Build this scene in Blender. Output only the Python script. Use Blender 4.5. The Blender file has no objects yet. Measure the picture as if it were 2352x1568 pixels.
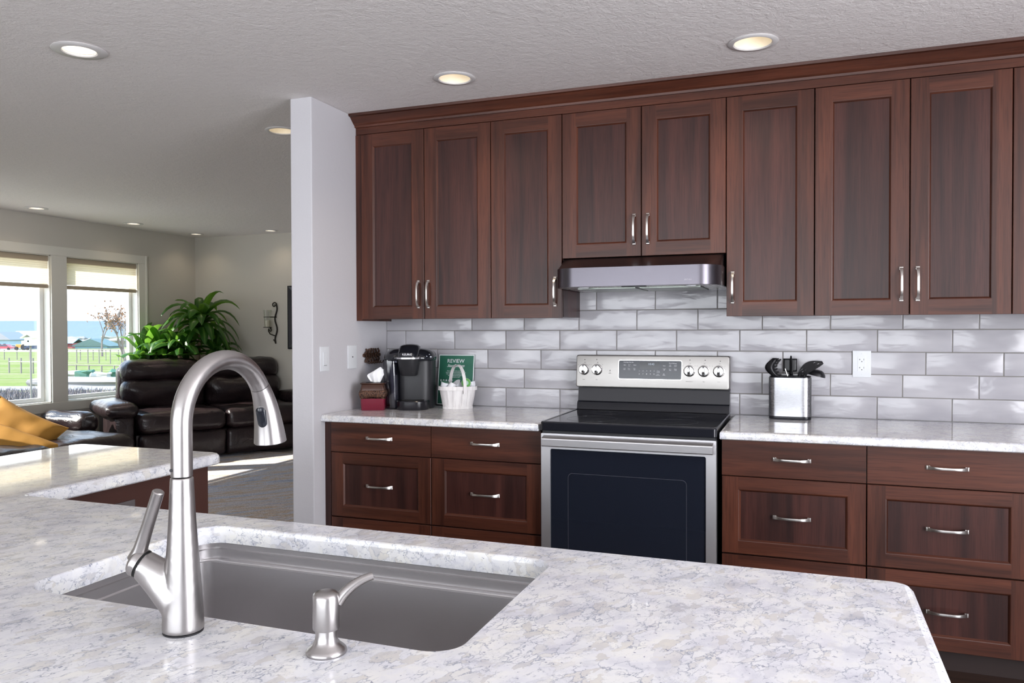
import bpy, bmesh, math, random
from mathutils import Vector, Matrix, noise
from mathutils.geometry import tessellate_polygon
PI = math.pi
S = bpy.context.scene
COL = S.collection
random.seed(7)

# ---------------------------------------------------------------- camera, light, exposure
CP = Vector((1.122, -4.0171, 1.3383))
CR, CU, CF = Vector((.9366, .3503, -.0031)), Vector((-.0026, .0157, .9999)), Vector((-.3503, .9365, -.0156))
cam = bpy.data.cameras.new('camera'); cam.sensor_width = 36; cam.lens = 1803.14 / 2352 * 36
cam.clip_start = .05; cam.clip_end = 6000
co = bpy.data.objects.new('camera', cam); COL.objects.link(co); S.camera = co
m = Matrix.Identity(4)
for i in range(3):
    m[i][0], m[i][1], m[i][2], m[i][3] = CR[i], CU[i], -CF[i], CP[i]
co.matrix_world = m
S.view_settings.view_transform = 'Standard'; S.view_settings.look = 'None'
S.view_settings.exposure = 0.0; S.view_settings.gamma = 1.0; S.view_settings.use_curve_mapping = False
S.cycles.use_denoising = True
S.cycles.max_bounces = 10; S.cycles.diffuse_bounces = 5; S.cycles.glossy_bounces = 5
S.cycles.transparent_max_bounces = 16; S.cycles.transmission_bounces = 6
S.cycles.sample_clamp_indirect = 6.0; S.cycles.caustics_reflective = False; S.cycles.caustics_refractive = False

w = bpy.data.worlds.new('sky'); S.world = w; w.use_nodes = True
nt = w.node_tree; nt.nodes.clear()
out = nt.nodes.new('ShaderNodeOutputWorld'); bg = nt.nodes.new('ShaderNodeBackground')
tc = nt.nodes.new('ShaderNodeTexCoord'); sp = nt.nodes.new('ShaderNodeSeparateXYZ'); rp = nt.nodes.new('ShaderNodeValToRGB')
nt.links.new(tc.outputs['Generated'], sp.inputs[0]); nt.links.new(sp.outputs['Z'], rp.inputs[0])
rp.color_ramp.elements[0].position = 0.0; rp.color_ramp.elements[0].color = (.93, .97, 1, 1)
rp.color_ramp.elements[1].position = .55; rp.color_ramp.elements[1].color = (.42, .66, 1, 1)
e = rp.color_ramp.elements.new(.12); e.color = (.95, .98, 1, 1)
nt.links.new(rp.outputs[0], bg.inputs[0]); bg.inputs[1].default_value = 3.9
nt.links.new(bg.outputs[0], out.inputs[0])

def lamp(name, kind, loc, energy, color, target=None, **kw):
    l = bpy.data.lights.new(name, kind); l.energy = energy; l.color = color
    for k, v in kw.items(): setattr(l, k, v)
    o = bpy.data.objects.new(name, l); COL.objects.link(o); o.location = loc
    if target is not None:
        o.rotation_euler = Vector(target).to_track_quat('-Z', 'Y').to_euler()
    return o
lamp('sun', 'SUN', (0, 0, 20), 15.0, (1, .93, .82), (1, .68, -.786), angle=.009)
# daylight through the big windows behind the camera; the side lamp is added
lamp('rear_window_daylight', 'AREA', (-.35, -6.25, 1.40), 74, (.88, .92, 1), (0, 1, .22), shape='RECTANGLE', size=5.4, size_y=1.55)
lamp('added_side_lamp', 'AREA', (3.52, -3.3, 1.35), 135, (.95, .95, 1), (-1, .1, .16), shape='RECTANGLE', size=2.0, size_y=1.9)  # key light added from the side, standing in a made-up door
for y in (2.39, 1.283, .176):   # portals only guide sky sampling through the three panes
    p_ = lamp('window_portal', 'AREA', (-6.12, y, 1.19), 1, (1, 1, 1), (1, 0, 0), shape='RECTANGLE', size=.93, size_y=1.15); p_.data.cycles.is_portal = True

# ---------------------------------------------------------------- helpers
BASE = {}
def tagit(o, label=None, cat=None, group=None, kind=None):
    if label: o['label'] = label
    if cat: o['category'] = cat
    if group: o['group'] = group
    if kind: o['kind'] = kind
    return o
def thing(name, label, cat, loc=(0, 0, 0), rz=0, group=None):
    o = bpy.data.objects.new(name, None); COL.objects.link(o)
    o.location = loc; o.rotation_euler = (0, 0, rz); o.empty_display_size = .05
    BASE[o.name] = Vector(loc)
    return tagit(o, label, cat, group)
def dup(root, loc=None, label=None, rz=None):
    r = root.copy(); COL.objects.link(r)
    if loc is not None: r.location = loc
    if rz is not None: r.rotation_euler = (0, 0, rz)
    if label: r['label'] = label
    for ch in list(root.children):
        c = ch.copy(); COL.objects.link(c); c.parent = r
        for g in list(ch.children):
            d = g.copy(); COL.objects.link(d); d.parent = c
    return r
def dup_part(o, parent, loc=None, rot=None):
    c = o.copy(); COL.objects.link(c); c.parent = parent
    if loc is not None: c.location = loc
    if rot is not None: c.rotation_euler = rot
    return c

class MB:
    def __init__(s): s.v = []; s.f = []; s.uv = {}
    def add(s, vs, fs):
        n = len(s.v); s.v += [Vector(p) for p in vs]; s.f += [tuple(i + n for i in f) for f in fs]; return s
    def box(s, x0, x1, y0, y1, z0, z1, b=0.0):
        if b <= 0:
            return s.add([(x, y, z) for z in (z0, z1) for y in (y0, y1) for x in (x0, x1)],
                         [(0, 2, 3, 1), (4, 5, 7, 6), (0, 1, 5, 4), (2, 6, 7, 3), (0, 4, 6, 2), (1, 3, 7, 5)])
        bm = bmesh.new(); bmesh.ops.create_cube(bm, size=1)
        for v in bm.verts:
            v.co = Vector(((x0 + x1) / 2 + v.co.x * (x1 - x0), (y0 + y1) / 2 + v.co.y * (y1 - y0), (z0 + z1) / 2 + v.co.z * (z1 - z0)))
        b = min(b, .49 * min(x1 - x0, y1 - y0, z1 - z0))
        bmesh.ops.bevel(bm, geom=bm.edges[:], offset=b, segments=2, affect='EDGES', profile=.7)
        return s.bm(bm)
    def bm(s, bm, M=None):
        bm.verts.index_update()
        s.add([(M @ v.co) if M else v.co.copy() for v in bm.verts], [[v.index for v in f.verts] for f in bm.faces]); bm.free(); return s
    def loft(s, rings, cap=True, closed=True):
        n = len(rings[0]); vs = [p for r in rings for p in r]; fs = []
        for i in range(len(rings) - 1):
            for j in range(n if closed else n - 1):
                a, b2 = i * n + j, i * n + (j + 1) % n
                fs.append((a, b2, b2 + n, a + n))
        if cap and closed:
            fs.append(tuple(reversed(range(n)))); fs.append(tuple((len(rings) - 1) * n + j for j in range(n)))
        return s.add(vs, fs)
    def lathe(s, prof, c=(0, 0, 0), seg=24, axis='z', cap=True, sx=1, sy=1):
        rings = []
        for r, h in prof:
            ring = []
            for j in range(seg):
                a = 2 * PI * j / seg; x, y = r * math.cos(a) * sx, r * math.sin(a) * sy
                p = {'z': (x, y, h), 'y': (x, h, -y), 'x': (h, x, y)}[axis]
                ring.append(Vector(c) + Vector(p))
            rings.append(ring)
        return s.loft(rings, cap)
    def tube(s, path, rad, seg=10, cap=True, flat=None):
        P = [Vector(p) for p in path]; n = len(P)
        R = [rad] * n if isinstance(rad, (int, float)) else rad
        rings = []; up = None
        for i in range(n):
            t = (P[min(i + 1, n - 1)] - P[max(i - 1, 0)]).normalized()
            if up is None:
                up = Vector((0, 0, 1)) if abs(t.z) < .9 else Vector((0, 1, 0))
                if flat is not None: up = Vector(flat)
            side = t.cross(up)
            side = side.normalized() if side.length > 1e-6 else Vector((1, 0, 0))
            up2 = side.cross(t).normalized(); up = up2
            r = R[i]; ra, rb = (r, r) if isinstance(r, (int, float)) else r
            rings.append([P[i] + side * math.cos(2 * PI * j / seg) * ra + up2 * math.sin(2 * PI * j / seg) * rb for j in range(seg)])
        return s.loft(rings, cap)
    def poly(s, pts, z, flip=False, holes=()):
        loops = [[Vector((p[0], p[1], 0)) for p in pts]] + [[Vector((p[0], p[1], 0)) for p in h] for h in holes]
        tris = tessellate_polygon(loops); vs = [Vector((p.x, p.y, z)) for l in loops for p in l]; fs = []
        for t in tris:
            a, b2, c = (vs[i] for i in t)
            up = (b2 - a).cross(c - a).z > 0
            if abs((b2 - a).cross(c - a).z) < 1e-12: continue
            fs.append(tuple(t) if up != flip else tuple(reversed(t)))
        return s.add(vs, fs)
    def prism(s, pts, z0, z1):
        s.poly(pts, z0, True); s.poly(pts, z1)
        return s.loft([[(p[0], p[1], z0) for p in pts], [(p[0], p[1], z1) for p in pts]], cap=False)
    def xf(s, M, start=0):
        for i in range(start, len(s.v)): s.v[i] = M @ s.v[i]
        return s
    def build(s, name, mat, parent=None, world=True, smooth=False, loc=None, rot=None, merge=True, angle=40, flatz=False):
        off = BASE.get(parent.name, Vector((0, 0, 0))) if (parent and world) else Vector((0, 0, 0))
        me = bpy.data.meshes.new(name)
        me.from_pydata([v - off for v in s.v], [], s.f); me.update()
        bm = bmesh.new(); bm.from_mesh(me)
        if merge: bmesh.ops.remove_doubles(bm, verts=bm.verts, dist=1e-5)
        bmesh.ops.recalc_face_normals(bm, faces=bm.faces)
        bm.to_mesh(me); bm.free()
        if smooth:
            me.polygons.foreach_set('use_smooth', [True] * len(me.polygons))
            try: me.set_sharp_from_angle(angle=math.radians(angle))
            except Exception: pass
            for p in me.polygons:
                if flatz and abs(p.normal.z) > .9995: p.use_smooth = False
        me.materials.append(mat)
        o = bpy.data.objects.new(name, me); COL.objects.link(o)
        if parent:
            o.parent = parent
            BASE[o.name] = BASE.get(parent.name, Vector((0, 0, 0))) + Vector(loc or (0, 0, 0))
        if loc: o.location = loc
        if rot: o.rotation_euler = rot
        return o

def rpoly(corners, inset=0.0, n=6):
    """corners (x, y, r) counter-clockwise; rounded outline moved inwards by inset; always the same point count"""
    out = []; N = len(corners)
    for i in range(N):
        p = Vector(corners[i][:2]); a = Vector(corners[i - 1][:2]); b2 = Vector(corners[(i + 1) % N][:2]); r = corners[i][2]
        d1 = (p - a).normalized(); d2 = (b2 - p).normalized()
        n1 = Vector((-d1.y, d1.x)); n2 = Vector((-d2.y, d2.x)); cr = d1.x * d2.y - d1.y * d2.x
        if abs(cr) < 1e-6: out += [p + n1 * inset] * (n + 1); continue
        sgn = 1 if cr > 0 else -1
        k = 1 / (1 + n1.dot(n2)); r = max(r, 1e-4)
        c = p + (n1 + n2) * k * r * sgn
        rr = r - inset * sgn
        if rr < 0:
            q = p + (n1 + n2) * k * inset; out += [q] * (n + 1); continue
        a1 = math.atan2(-n1.y * sgn, -n1.x * sgn); a2 = math.atan2(-n2.y * sgn, -n2.x * sgn)
        da = (a2 - a1 + PI) % (2 * PI) - PI
        for j in range(n + 1):
            t = a1 + da * j / n; out.append(c + Vector((math.cos(t), math.sin(t))) * rr)
    return out
def rect(x0, x1, y0, y1, r): return [(x0, y0, r), (x1, y0, r), (x1, y1, r), (x0, y1, r)]

def softbox(sx, sy, sz, r, n=10, bulge=(0, 0, 0), wr=0.0, seed=0, freq=(6, 6, 6), squash=None):
    """a puffy upholstered block centred on the origin"""
    bm = bmesh.new(); bmesh.ops.create_cube(bm, size=2)
    bmesh.ops.subdivide_edges(bm, edges=bm.edges[:], cuts=n, use_grid_fill=True)
    h = Vector((sx / 2, sy / 2, sz / 2)); r = min(r, h.x * .98, h.y * .98, h.z * .98)
    for v in bm.verts:
        q = v.co.copy(); u = Vector((math.sin(q.x * PI / 2), math.sin(q.y * PI / 2), math.sin(q.z * PI / 2)))
        p = Vector((u.x * h.x, u.y * h.y, u.z * h.z))
        inner = Vector([max(-(h[i] - r), min(h[i] - r, p[i])) for i in range(3)])
        d = p - inner
        nrm = d.normalized() if d.length > 1e-6 else Vector((0, 0, 0))
        p2 = inner + nrm * r if d.length > 1e-6 else p
        e = [1 - abs(u[i]) ** 2.5 for i in range(3)]
        p2 += Vector((nrm.x * bulge[0] * e[1] * e[2], nrm.y * bulge[1] * e[0] * e[2], nrm.z * bulge[2] * e[0] * e[1]))
        if wr:
            q2 = Vector((p2.x * freq[0], p2.y * freq[1], p2.z * freq[2])) + Vector((seed * 7.3, seed, 0))
            p2 += nrm * wr * (noise.noise(q2) + .6 * noise.noise(q2 * 2.3))
        v.co = p2
    return bm

def text_mb(items, thick=0.0003):
    """items: (string, x, z, size[, align, shear]); flat lettering lying in the x-z plane facing -y"""
    mb = MB()
    for it in items:
        st, x, z, size = it[:4]; al = it[4] if len(it) > 4 else 'CENTER'; sh = it[5] if len(it) > 5 else 0
        cu = bpy.data.curves.new('t', 'FONT'); cu.body = st; cu.size = size; cu.align_x = al; cu.align_y = 'CENTER'; cu.shear = sh
        cu.extrude = thick; cu.resolution_u = 3
        to = bpy.data.objects.new('t', cu); me = to.to_mesh()
        mb.add([(x + v.co.x, -v.co.z, z + v.co.y) for v in me.vertices], [tuple(p.vertices) for p in me.polygons])
        to.to_mesh_clear(); bpy.data.objects.remove(to); bpy.data.curves.remove(cu)
    return mb

# ---------------------------------------------------------------- materials
def mat(name, color=(.8, .8, .8), rough=.5, metal=0.0, spec=.5, **kw):
    mt = bpy.data.materials.new(name); mt.use_nodes = True; b = mt.node_tree.nodes['Principled BSDF']
    b.inputs['Base Color'].default_value = (*color, 1); b.inputs['Roughness'].default_value = rough
    b.inputs['Metallic'].default_value = metal; b.inputs['Specular IOR Level'].default_value = spec
    for k, v in kw.items(): b.inputs[k].default_value = v
    return mt
def N(mt, t, **kw):
    n = mt.node_tree.nodes.new(t)
    for k, v in kw.items():
        if k in n.inputs: n.inputs[k].default_value = v
        else: setattr(n, k, v)
    return n
def L(mt, a, b2): mt.node_tree.links.new(a, b2)
def B(mt): return mt.node_tree.nodes['Principled BSDF']
def coords(mt, scale=(1, 1, 1), rnd=0.0, rot=(0, 0, 0)):
    tc = N(mt, 'ShaderNodeTexCoord'); mp = N(mt, 'ShaderNodeMapping'); mp.inputs['Scale'].default_value = scale
    mp.inputs['Rotation'].default_value = rot
    src = tc.outputs['Object']
    if any(rot):
        m0 = N(mt, 'ShaderNodeMapping'); m0.inputs['Rotation'].default_value = rot; mp.inputs['Rotation'].default_value = (0, 0, 0)
        L(mt, src, m0.inputs['Vector']); src = m0.outputs[0]
    L(mt, src, mp.inputs['Vector'])
    if rnd:
        oi = N(mt, 'ShaderNodeObjectInfo'); ml = N(mt, 'ShaderNodeVectorMath', operation='SCALE'); ad = N(mt, 'ShaderNodeVectorMath', operation='ADD')
        cx = N(mt, 'ShaderNodeCombineXYZ')
        for i in range(3): L(mt, oi.outputs['Random'], cx.inputs[i])
        L(mt, cx.outputs[0], ml.inputs[0]); ml.inputs['Scale'].default_value = rnd
        L(mt, mp.outputs[0], ad.inputs[0]); L(mt, ml.outputs[0], ad.inputs[1]); return ad.outputs[0]
    return mp.outputs[0]
def ramp(mt, fac, stops):
    r = N(mt, 'ShaderNodeValToRGB'); L(mt, fac, r.inputs[0]); els = r.color_ramp.elements
    while len(els) < len(stops): els.new(.5)
    for e2, (p, c) in zip(els, stops): e2.position = p; e2.color = (*c, 1)
    return r.outputs[0]
def noisef(mt, vec, scale, detail=4, rough=.55, dist=0.0):
    n = N(mt, 'ShaderNodeTexNoise'); n.inputs['Scale'].default_value = scale; n.inputs['Detail'].default_value = detail
    n.inputs['Roughness'].default_value = rough; n.inputs['Distortion'].default_value = dist
    L(mt, vec, n.inputs['Vector']); return n.outputs['Fac']
def bump(mt, h, strength=.2, dist=.002):
    b2 = N(mt, 'ShaderNodeBump'); b2.inputs['Strength'].default_value = strength; b2.inputs['Distance'].default_value = dist
    L(mt, h, b2.inputs['Height']); L(mt, b2.outputs[0], B(mt).inputs['Normal']); return b2
def mixc(mt, a, b2, fac, mode='MIX'):
    mx = N(mt, 'ShaderNodeMix', data_type='RGBA', blend_type=mode)
    for s2, v in ((0, fac), (6, a), (7, b2)):
        if hasattr(v, 'links') or hasattr(v, 'node'): L(mt, v, mx.inputs[s2])
        else: mx.inputs[s2].default_value = v if s2 == 0 else (*v, 1)
    return mx.outputs[2]

def wood(name, c0, c1, vertical=True, rough=.36, ribbon=True):
    mt = mat(name, c1, rough, spec=.34)
    sc = (1, 1, .055) if vertical else (.055, 1, 1)
    v = coords(mt, sc, 9.0)
    g = noisef(mt, v, 42, 6, .6, .6); g2 = noisef(mt, v, 13, 2, .5, .8)
    c = ramp(mt, g, [(.3, c0), (.7, c1)])
    c2 = ramp(mt, g2, [(.32, tuple(x * .55 for x in c0)), (.68, tuple(x * 1.3 for x in c1))])
    col = mixc(mt, c, c2, .6)
    v2 = coords(mt, (1, 1, .03) if vertical else (.03, 1, 1), 3.0)
    pores = noisef(mt, v2, 260, 2, .5)
    pr = ramp(mt, pores, [(.36, (.55, .5, .5)), (.5, (1, 1, 1))])
    L(mt, mixc(mt, col, pr, .6, 'MULTIPLY'), B(mt).inputs['Base Color'])
    bump(mt, pores, .12, .0006)
    B(mt).inputs['Coat Weight'].default_value = .10; B(mt).inputs['Coat Roughness'].default_value = .3
    return mt
M = {}
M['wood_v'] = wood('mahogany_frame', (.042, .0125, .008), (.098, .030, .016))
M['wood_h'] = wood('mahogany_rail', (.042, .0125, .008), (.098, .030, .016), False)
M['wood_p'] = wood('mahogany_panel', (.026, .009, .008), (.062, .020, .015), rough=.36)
M['wood_side'] = mat('dark_cabinet_side', (.055, .018, .012), .45)
M['toe'] = mat('dark_toe_board', (.02, .008, .006), .6)
M['gap_shade'] = mat('painted_gap_shade', (.012, .006, .005), .8)  # shade in the door and drawer gaps, painted as a near-black colour

def granite():
    mt = mat('speckled_quartz', (.75, .75, .76), .04, spec=.5)
    v = coords(mt, (1, 1, 1.0)); v2 = coords(mt, (1, .55, 1), rot=(0, 0, .35))
    a = noisef(mt, v, 14, 6, .6, .5)
    base = ramp(mt, a, [(.3, (.60, .60, .65)), (.48, (.74, .74, .76)), (.68, (.82, .81, .78))])
    nz = N(mt, 'ShaderNodeTexNoise'); nz.inputs['Scale'].default_value = 16; nz.inputs['Detail'].default_value = 5; nz.inputs['Roughness'].default_value = .65; L(mt, v2, nz.inputs['Vector'])
    sc_ = N(mt, 'ShaderNodeVectorMath', operation='SCALE'); L(mt, nz.outputs['Color'], sc_.inputs[0]); sc_.inputs['Scale'].default_value = .075
    ad_ = N(mt, 'ShaderNodeVectorMath', operation='ADD'); L(mt, v2, ad_.inputs[0]); L(mt, sc_.outputs[0], ad_.inputs[1])
    vo = N(mt, 'ShaderNodeTexVoronoi', feature='F1'); vo.inputs['Scale'].default_value = 64; L(mt, ad_.outputs[0], vo.inputs['Vector'])
    ve = N(mt, 'ShaderNodeTexVoronoi', feature='DISTANCE_TO_EDGE'); ve.inputs['Scale'].default_value = 64; L(mt, ad_.outputs[0], ve.inputs['Vector'])
    pebble = ramp(mt, vo.outputs['Color'], [(.0, (.80, .80, .83)), (.22, (.98, .98, 1)), (.66, (1, 1, .985)), (.82, (.85, .82, .77)), (1.0, (.72, .72, .75))])
    c = mixc(mt, base, pebble, .85, 'MULTIPLY')
    vein = ramp(mt, ve.outputs['Distance'], [(.0, (1, 1, 1)), (.04, (.45, .45, .45)), (.08, (0, 0, 0))])
    msk = ramp(mt, noisef(mt, v, 26, 5, .7), [(.45, (0, 0, 0)), (.58, (1, 1, 1))])
    mk = N(mt, 'ShaderNodeMath', operation='MULTIPLY'); L(mt, vein, mk.inputs[0]); L(mt, msk, mk.inputs[1])
    c = mixc(mt, c, (.33, .35, .42), mk.outputs[0])
    n1 = noisef(mt, ad_.outputs[0], 60, 6, .75, 1.0); sub = N(mt, 'ShaderNodeMath', operation='SUBTRACT'); L(mt, n1, sub.inputs[0]); sub.inputs[1].default_value = .5
    ab = N(mt, 'ShaderNodeMath', operation='ABSOLUTE'); L(mt, sub.outputs[0], ab.inputs[0])
    vein2 = ramp(mt, ab.outputs[0], [(.0, (.8, .8, .8)), (.012, (0, 0, 0))]); msk2 = ramp(mt, noisef(mt, v, 17, 3, .6), [(.50, (0, 0, 0)), (.58, (1, 1, 1))])
    mk2 = N(mt, 'ShaderNodeMath', operation='MULTIPLY'); L(mt, vein2, mk2.inputs[0]); L(mt, msk2, mk2.inputs[1])
    c = mixc(mt, c, (.28, .30, .36), mk2.outputs[0])
    sp1 = ramp(mt, noisef(mt, v, 130, 2, .5), [(.68, (0, 0, 0)), (.73, (1, 1, 1))])
    c = mixc(mt, c, (.30, .31, .38), sp1)
    L(mt, c, B(mt).inputs['Base Color'])
    return mt
M['granite'] = granite()

def steel(name, col=(.62, .60, .59), rough=.28, stretch=(1, 1, 40), bs=.05):
    mt = mat(name, col, rough, 1.0)
    v = coords(mt, stretch); n = noisef(mt, v, 30, 3, .6)
    r = N(mt, 'ShaderNodeMapRange'); L(mt, n, r.inputs[0]); r.inputs[3].default_value = rough * .8; r.inputs[4].default_value = rough * 1.25
    L(mt, r.outputs[0], B(mt).inputs['Roughness']); bump(mt, n, bs, .0004)
    return mt
M['steel'] = steel('brushed_steel', (.60, .58, .57), .27, (1, 1, 14))
M['steel_h'] = steel('brushed_steel_range', (.36, .345, .33), .34, (.6, 1, 30))
M['bright_steel'] = steel('brushed_steel_door', (.74, .73, .75), .42, (.6, 1, 30))
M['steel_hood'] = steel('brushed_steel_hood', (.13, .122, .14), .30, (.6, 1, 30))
M['steel_sink'] = steel('satin_steel_sink', (.53, .515, .52), .38, (1, 1, 20), .1)
M['faucet'] = steel('brushed_nickel', (.43, .41, .405), .30, (8, 8, .6), .02)
M['pull'] = mat('satin_nickel_pull', (.70, .67, .64), .30, 1.0)
M['chrome'] = mat('polished_metal', (.80, .80, .80), .12, 1.0)
M['black_gloss'] = mat('black_enamel', (.012, .013, .018), .12)
M['black_glass'] = mat('black_oven_glass', (.012, .015, .024), .04, spec=.7)
M['black_plastic'] = mat('black_plastic', (.010, .010, .014), .22)
M['black_matte'] = mat('black_matte_plastic', (.014, .014, .017), .42)
M['black_hole'] = mat('black_recess', (.004, .004, .004), .9)
M['dark_iron'] = mat('dark_iron', (.02, .016, .012), .45, .6)
M['white_plastic'] = mat('white_plastic', (.74, .76, .79), .32)
M['white_paint'] = mat('white_trim_paint', (.78, .76, .69), .4)
M['vinyl'] = mat('white_vinyl', (.85, .85, .84), .35)
M['print_white'] = mat('white_print', (.85, .86, .9), .5)
M['print_dark'] = mat('dark_print', (.05, .05, .05), .5)

def paint(name, col, bs=.25, scale=160, dist=.002, rough=.65):
    mt = mat(name, col, rough, spec=.3); v = coords(mt)
    n = noisef(mt, v, scale, 4, .6); n2 = noisef(mt, v, scale * .28, 2, .5)
    ad = N(mt, 'ShaderNodeMath', operation='ADD'); L(mt, n, ad.inputs[0]); L(mt, n2, ad.inputs[1])
    bump(mt, ad.outputs[0], bs, dist); return mt
M['wall_k'] = paint('kitchen_wall_paint', (.60, .59, .62), .25, 120)
M['wall_l'] = paint('living_wall_paint', (.62, .59, .53), .2, 120)
M['ceil'] = paint('knockdown_ceiling', (.84, .80, .79), .7, 100, .005, .8)

def tile_mat():
    mt = mat('glazed_wavy_tile', (.58, .57, .59), .13, spec=.5); v = coords(mt, (1, 1, 2.6))
    n = noisef(mt, v, 7, 2, .45, .4)
    L(mt, ramp(mt, noisef(mt, v, 4, 2), [(.35, (.40, .39, .42)), (.65, (.49, .48, .505))]), B(mt).inputs['Base Color'])
    bump(mt, n, .5, .006); return mt
M['tile'] = tile_mat()
M['grout'] = mat('tile_grout', (.22, .21, .19), .9)

def carpet():
    mt = mat('patterned_carpet', (.3, .3, .33), .95, spec=.1)
    v = coords(mt, (1.0, 1.0, 1), rot=(0, 0, .85)); v2 = coords(mt, (.45, 2.4, 1), rot=(0, 0, -.95))
    big = noisef(mt, v2, 1.9, 7, .68, 1.4)
    c = ramp(mt, big, [(.26, (.30, .34, .46)), (.38, (.46, .51, .62)), (.47, (.62, .62, .66)), (.52, (.56, .44, .32)), (.56, (.64, .62, .64)), (.74, (.38, .41, .50))])
    fl = noisef(mt, v, 190, 2, .7)
    f = ramp(mt, fl, [(.30, (.48, .48, .52)), (.68, (1.6, 1.56, 1.54))])
    L(mt, mixc(mt, c, f, 1.0, 'MULTIPLY'), B(mt).inputs['Base Color'])
    bump(mt, fl, .9, .008); return mt
M['carpet'] = carpet()
M['floor_l'] = mat('beige_carpet', (.42, .39, .35), .95, spec=.1)
M['floor_k'] = wood('dark_plank_floor', (.020, .010, .007), (.045, .022, .014), False, .3)

def leather(name, c0, c1, rough=.28):
    mt = mat(name, c0, rough, spec=.5); v = coords(mt, (1, 1, 1), 5.0)
    L(mt, ramp(mt, noisef(mt, v, 5, 3), [(.35, c0), (.7, c1)]), B(mt).inputs['Base Color'])
    n = noisef(mt, v, 8, 5, .62, .9); bump(mt, n, .5, .02); return mt
M['leather'] = leather('dark_brown_leather', (.016, .010, .012), (.032, .020, .021))
M['mustard'] = mat('mustard_fabric', (.36, .175, .025), .85)
bump(M['mustard'], noisef(M['mustard'], coords(M['mustard']), 4, 2), .25, .03)
def stripes():
    mt = mat('striped_fabric', (.1, .2, .3), .85); v = coords(mt)
    wv = N(mt, 'ShaderNodeTexWave', wave_type='BANDS', bands_direction='Y'); wv.inputs['Scale'].default_value = 9; L(mt, v, wv.inputs['Vector'])
    L(mt, ramp(mt, wv.outputs['Fac'], [(.0, (.02, .025, .03)), (.38, (.03, .04, .05)), (.45, (.16, .28, .38)), (.62, (.42, .48, .46)), (.7, (.05, .07, .09))]), B(mt).inputs['Base Color']); return mt
M['stripe'] = stripes()

def glow(name, col, strength):
    mt = bpy.data.materials.new(name); mt.use_nodes = True; n = mt.node_tree; n.nodes.clear()
    o = n.nodes.new('ShaderNodeOutputMaterial'); e2 = n.nodes.new('ShaderNodeEmission'); e2.inputs[0].default_value = (*col, 1); e2.inputs[1].default_value = strength
    n.links.new(e2.outputs[0], o.inputs[0]); return mt
M['lamp'] = glow('lamp_lens', (1, .88, .68), 2.6)
M['digits'] = glow('display_digits', (.75, .85, 1), .8)
M['can_inner'] = mat('lamp_reflector', (.90, .82, .68), .5)
M['ring'] = mat('lamp_trim_ring', (.70, .68, .68), .5)

def thin_glass(name, tint=(1, 1, 1), refl=.06, rough=0.0):
    mt = bpy.data.materials.new(name); mt.use_nodes = True; n = mt.node_tree; n.nodes.clear()
    o = n.nodes.new('ShaderNodeOutputMaterial'); t = n.nodes.new('ShaderNodeBsdfTransparent'); g = n.nodes.new('ShaderNodeBsdfGlossy'); mx = n.nodes.new('ShaderNodeMixShader')
    t.inputs[0].default_value = (*tint, 1); g.inputs['Roughness'].default_value = rough; mx.inputs[0].default_value = refl
    n.links.new(t.outputs[0], mx.inputs[1]); n.links.new(g.outputs[0], mx.inputs[2]); n.links.new(mx.outputs[0], o.inputs[0]); return mt
M['glass'] = thin_glass('window_glass', (.97, .98, .98), .05)
M['smoke'] = thin_glass('smoky_plastic', (.50, .50, .56), .09, .08)
M['acrylic'] = thin_glass('clear_acrylic', (.93, .95, .95), .08)
def shade_mat():
    mt = bpy.data.materials.new('cellular_shade_fabric'); mt.use_nodes = True; n = mt.node_tree; n.nodes.clear()
    o = n.nodes.new('ShaderNodeOutputMaterial'); d = n.nodes.new('ShaderNodeBsdfDiffuse'); t = n.nodes.new('ShaderNodeBsdfTranslucent'); mx = n.nodes.new('ShaderNodeMixShader')
    d.inputs[0].default_value = (.85, .80, .68, 1); t.inputs[0].default_value = (.70, .61, .45, 1); mx.inputs[0].default_value = .5
    n.links.new(d.outputs[0], mx.inputs[1]); n.links.new(t.outputs[0], mx.inputs[2]); n.links.new(mx.outputs[0], o.inputs[0]); return mt
M['shade'] = shade_mat()
M['shade_rail'] = mat('tan_rail', (.46, .38, .28), .6)

# ---------------------------------------------------------------- the room
CEIL = 2.485; XW = -5.98; YF = 3.75; XR = 3.62; YB = -6.4
LIGHTS = [(-1.664, -1.611, .105, 0), (-.381, -.736, .096, 1), (.921, -.714, .098, 1), (-1.70, -.235, .096, 1),
          (-5.62, 1.32, .10, 0), (-5.64, 2.47, .10, 0), (-5.68, 3.44, .09, 0), (-4.66, 3.50, .09, 0)]
def circ(x, y, r, n=28): return [(x + r * math.cos(2 * PI * i / n), y + r * math.sin(2 * PI * i / n)) for i in range(n)]
mb = MB(); outer = [(XW - .2, YB - .2), (XR + .2, YB - .2), (XR + .2, YF + .2), (XW - .2, YF + .2)]
holes = [circ(x, y, r * .76) for x, y, r, k in LIGHTS]
mb.poly(outer, CEIL, True, holes); mb.poly(outer, CEIL + .14, False, holes)
mb.loft([[(p[0], p[1], z) for p in outer] for z in (CEIL, CEIL + .14)], cap=False)
for h in holes: mb.loft([[(p[0], p[1], z) for p in h] for z in (CEIL, CEIL + .14)], cap=False)
def struct(name, mb, m, **k): return tagit(mb.build(name, m, **k), kind='structure')
struct('ceiling', mb, M['ceil'])
struct('floor', MB().box(-1.9, XR + .1, YB - .1, .1, -.05, 0), M['floor_k'])
struct('floor_carpet', MB().box(XW - .1, -1.9, YB - .1, YF + .1, -.05, 0).box(-1.9, -1.2, .1, YF + .1, -.05, 0), M['floor_l'])
struct('wall_back', MB().box(-1.156, XR, 0, .12, 0, CEIL), M['wall_k'])
struct('wall_divider', MB().box(-1.28, -1.156, -.732, YF, 0, CEIL, .006), M['wall_k'])
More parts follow.
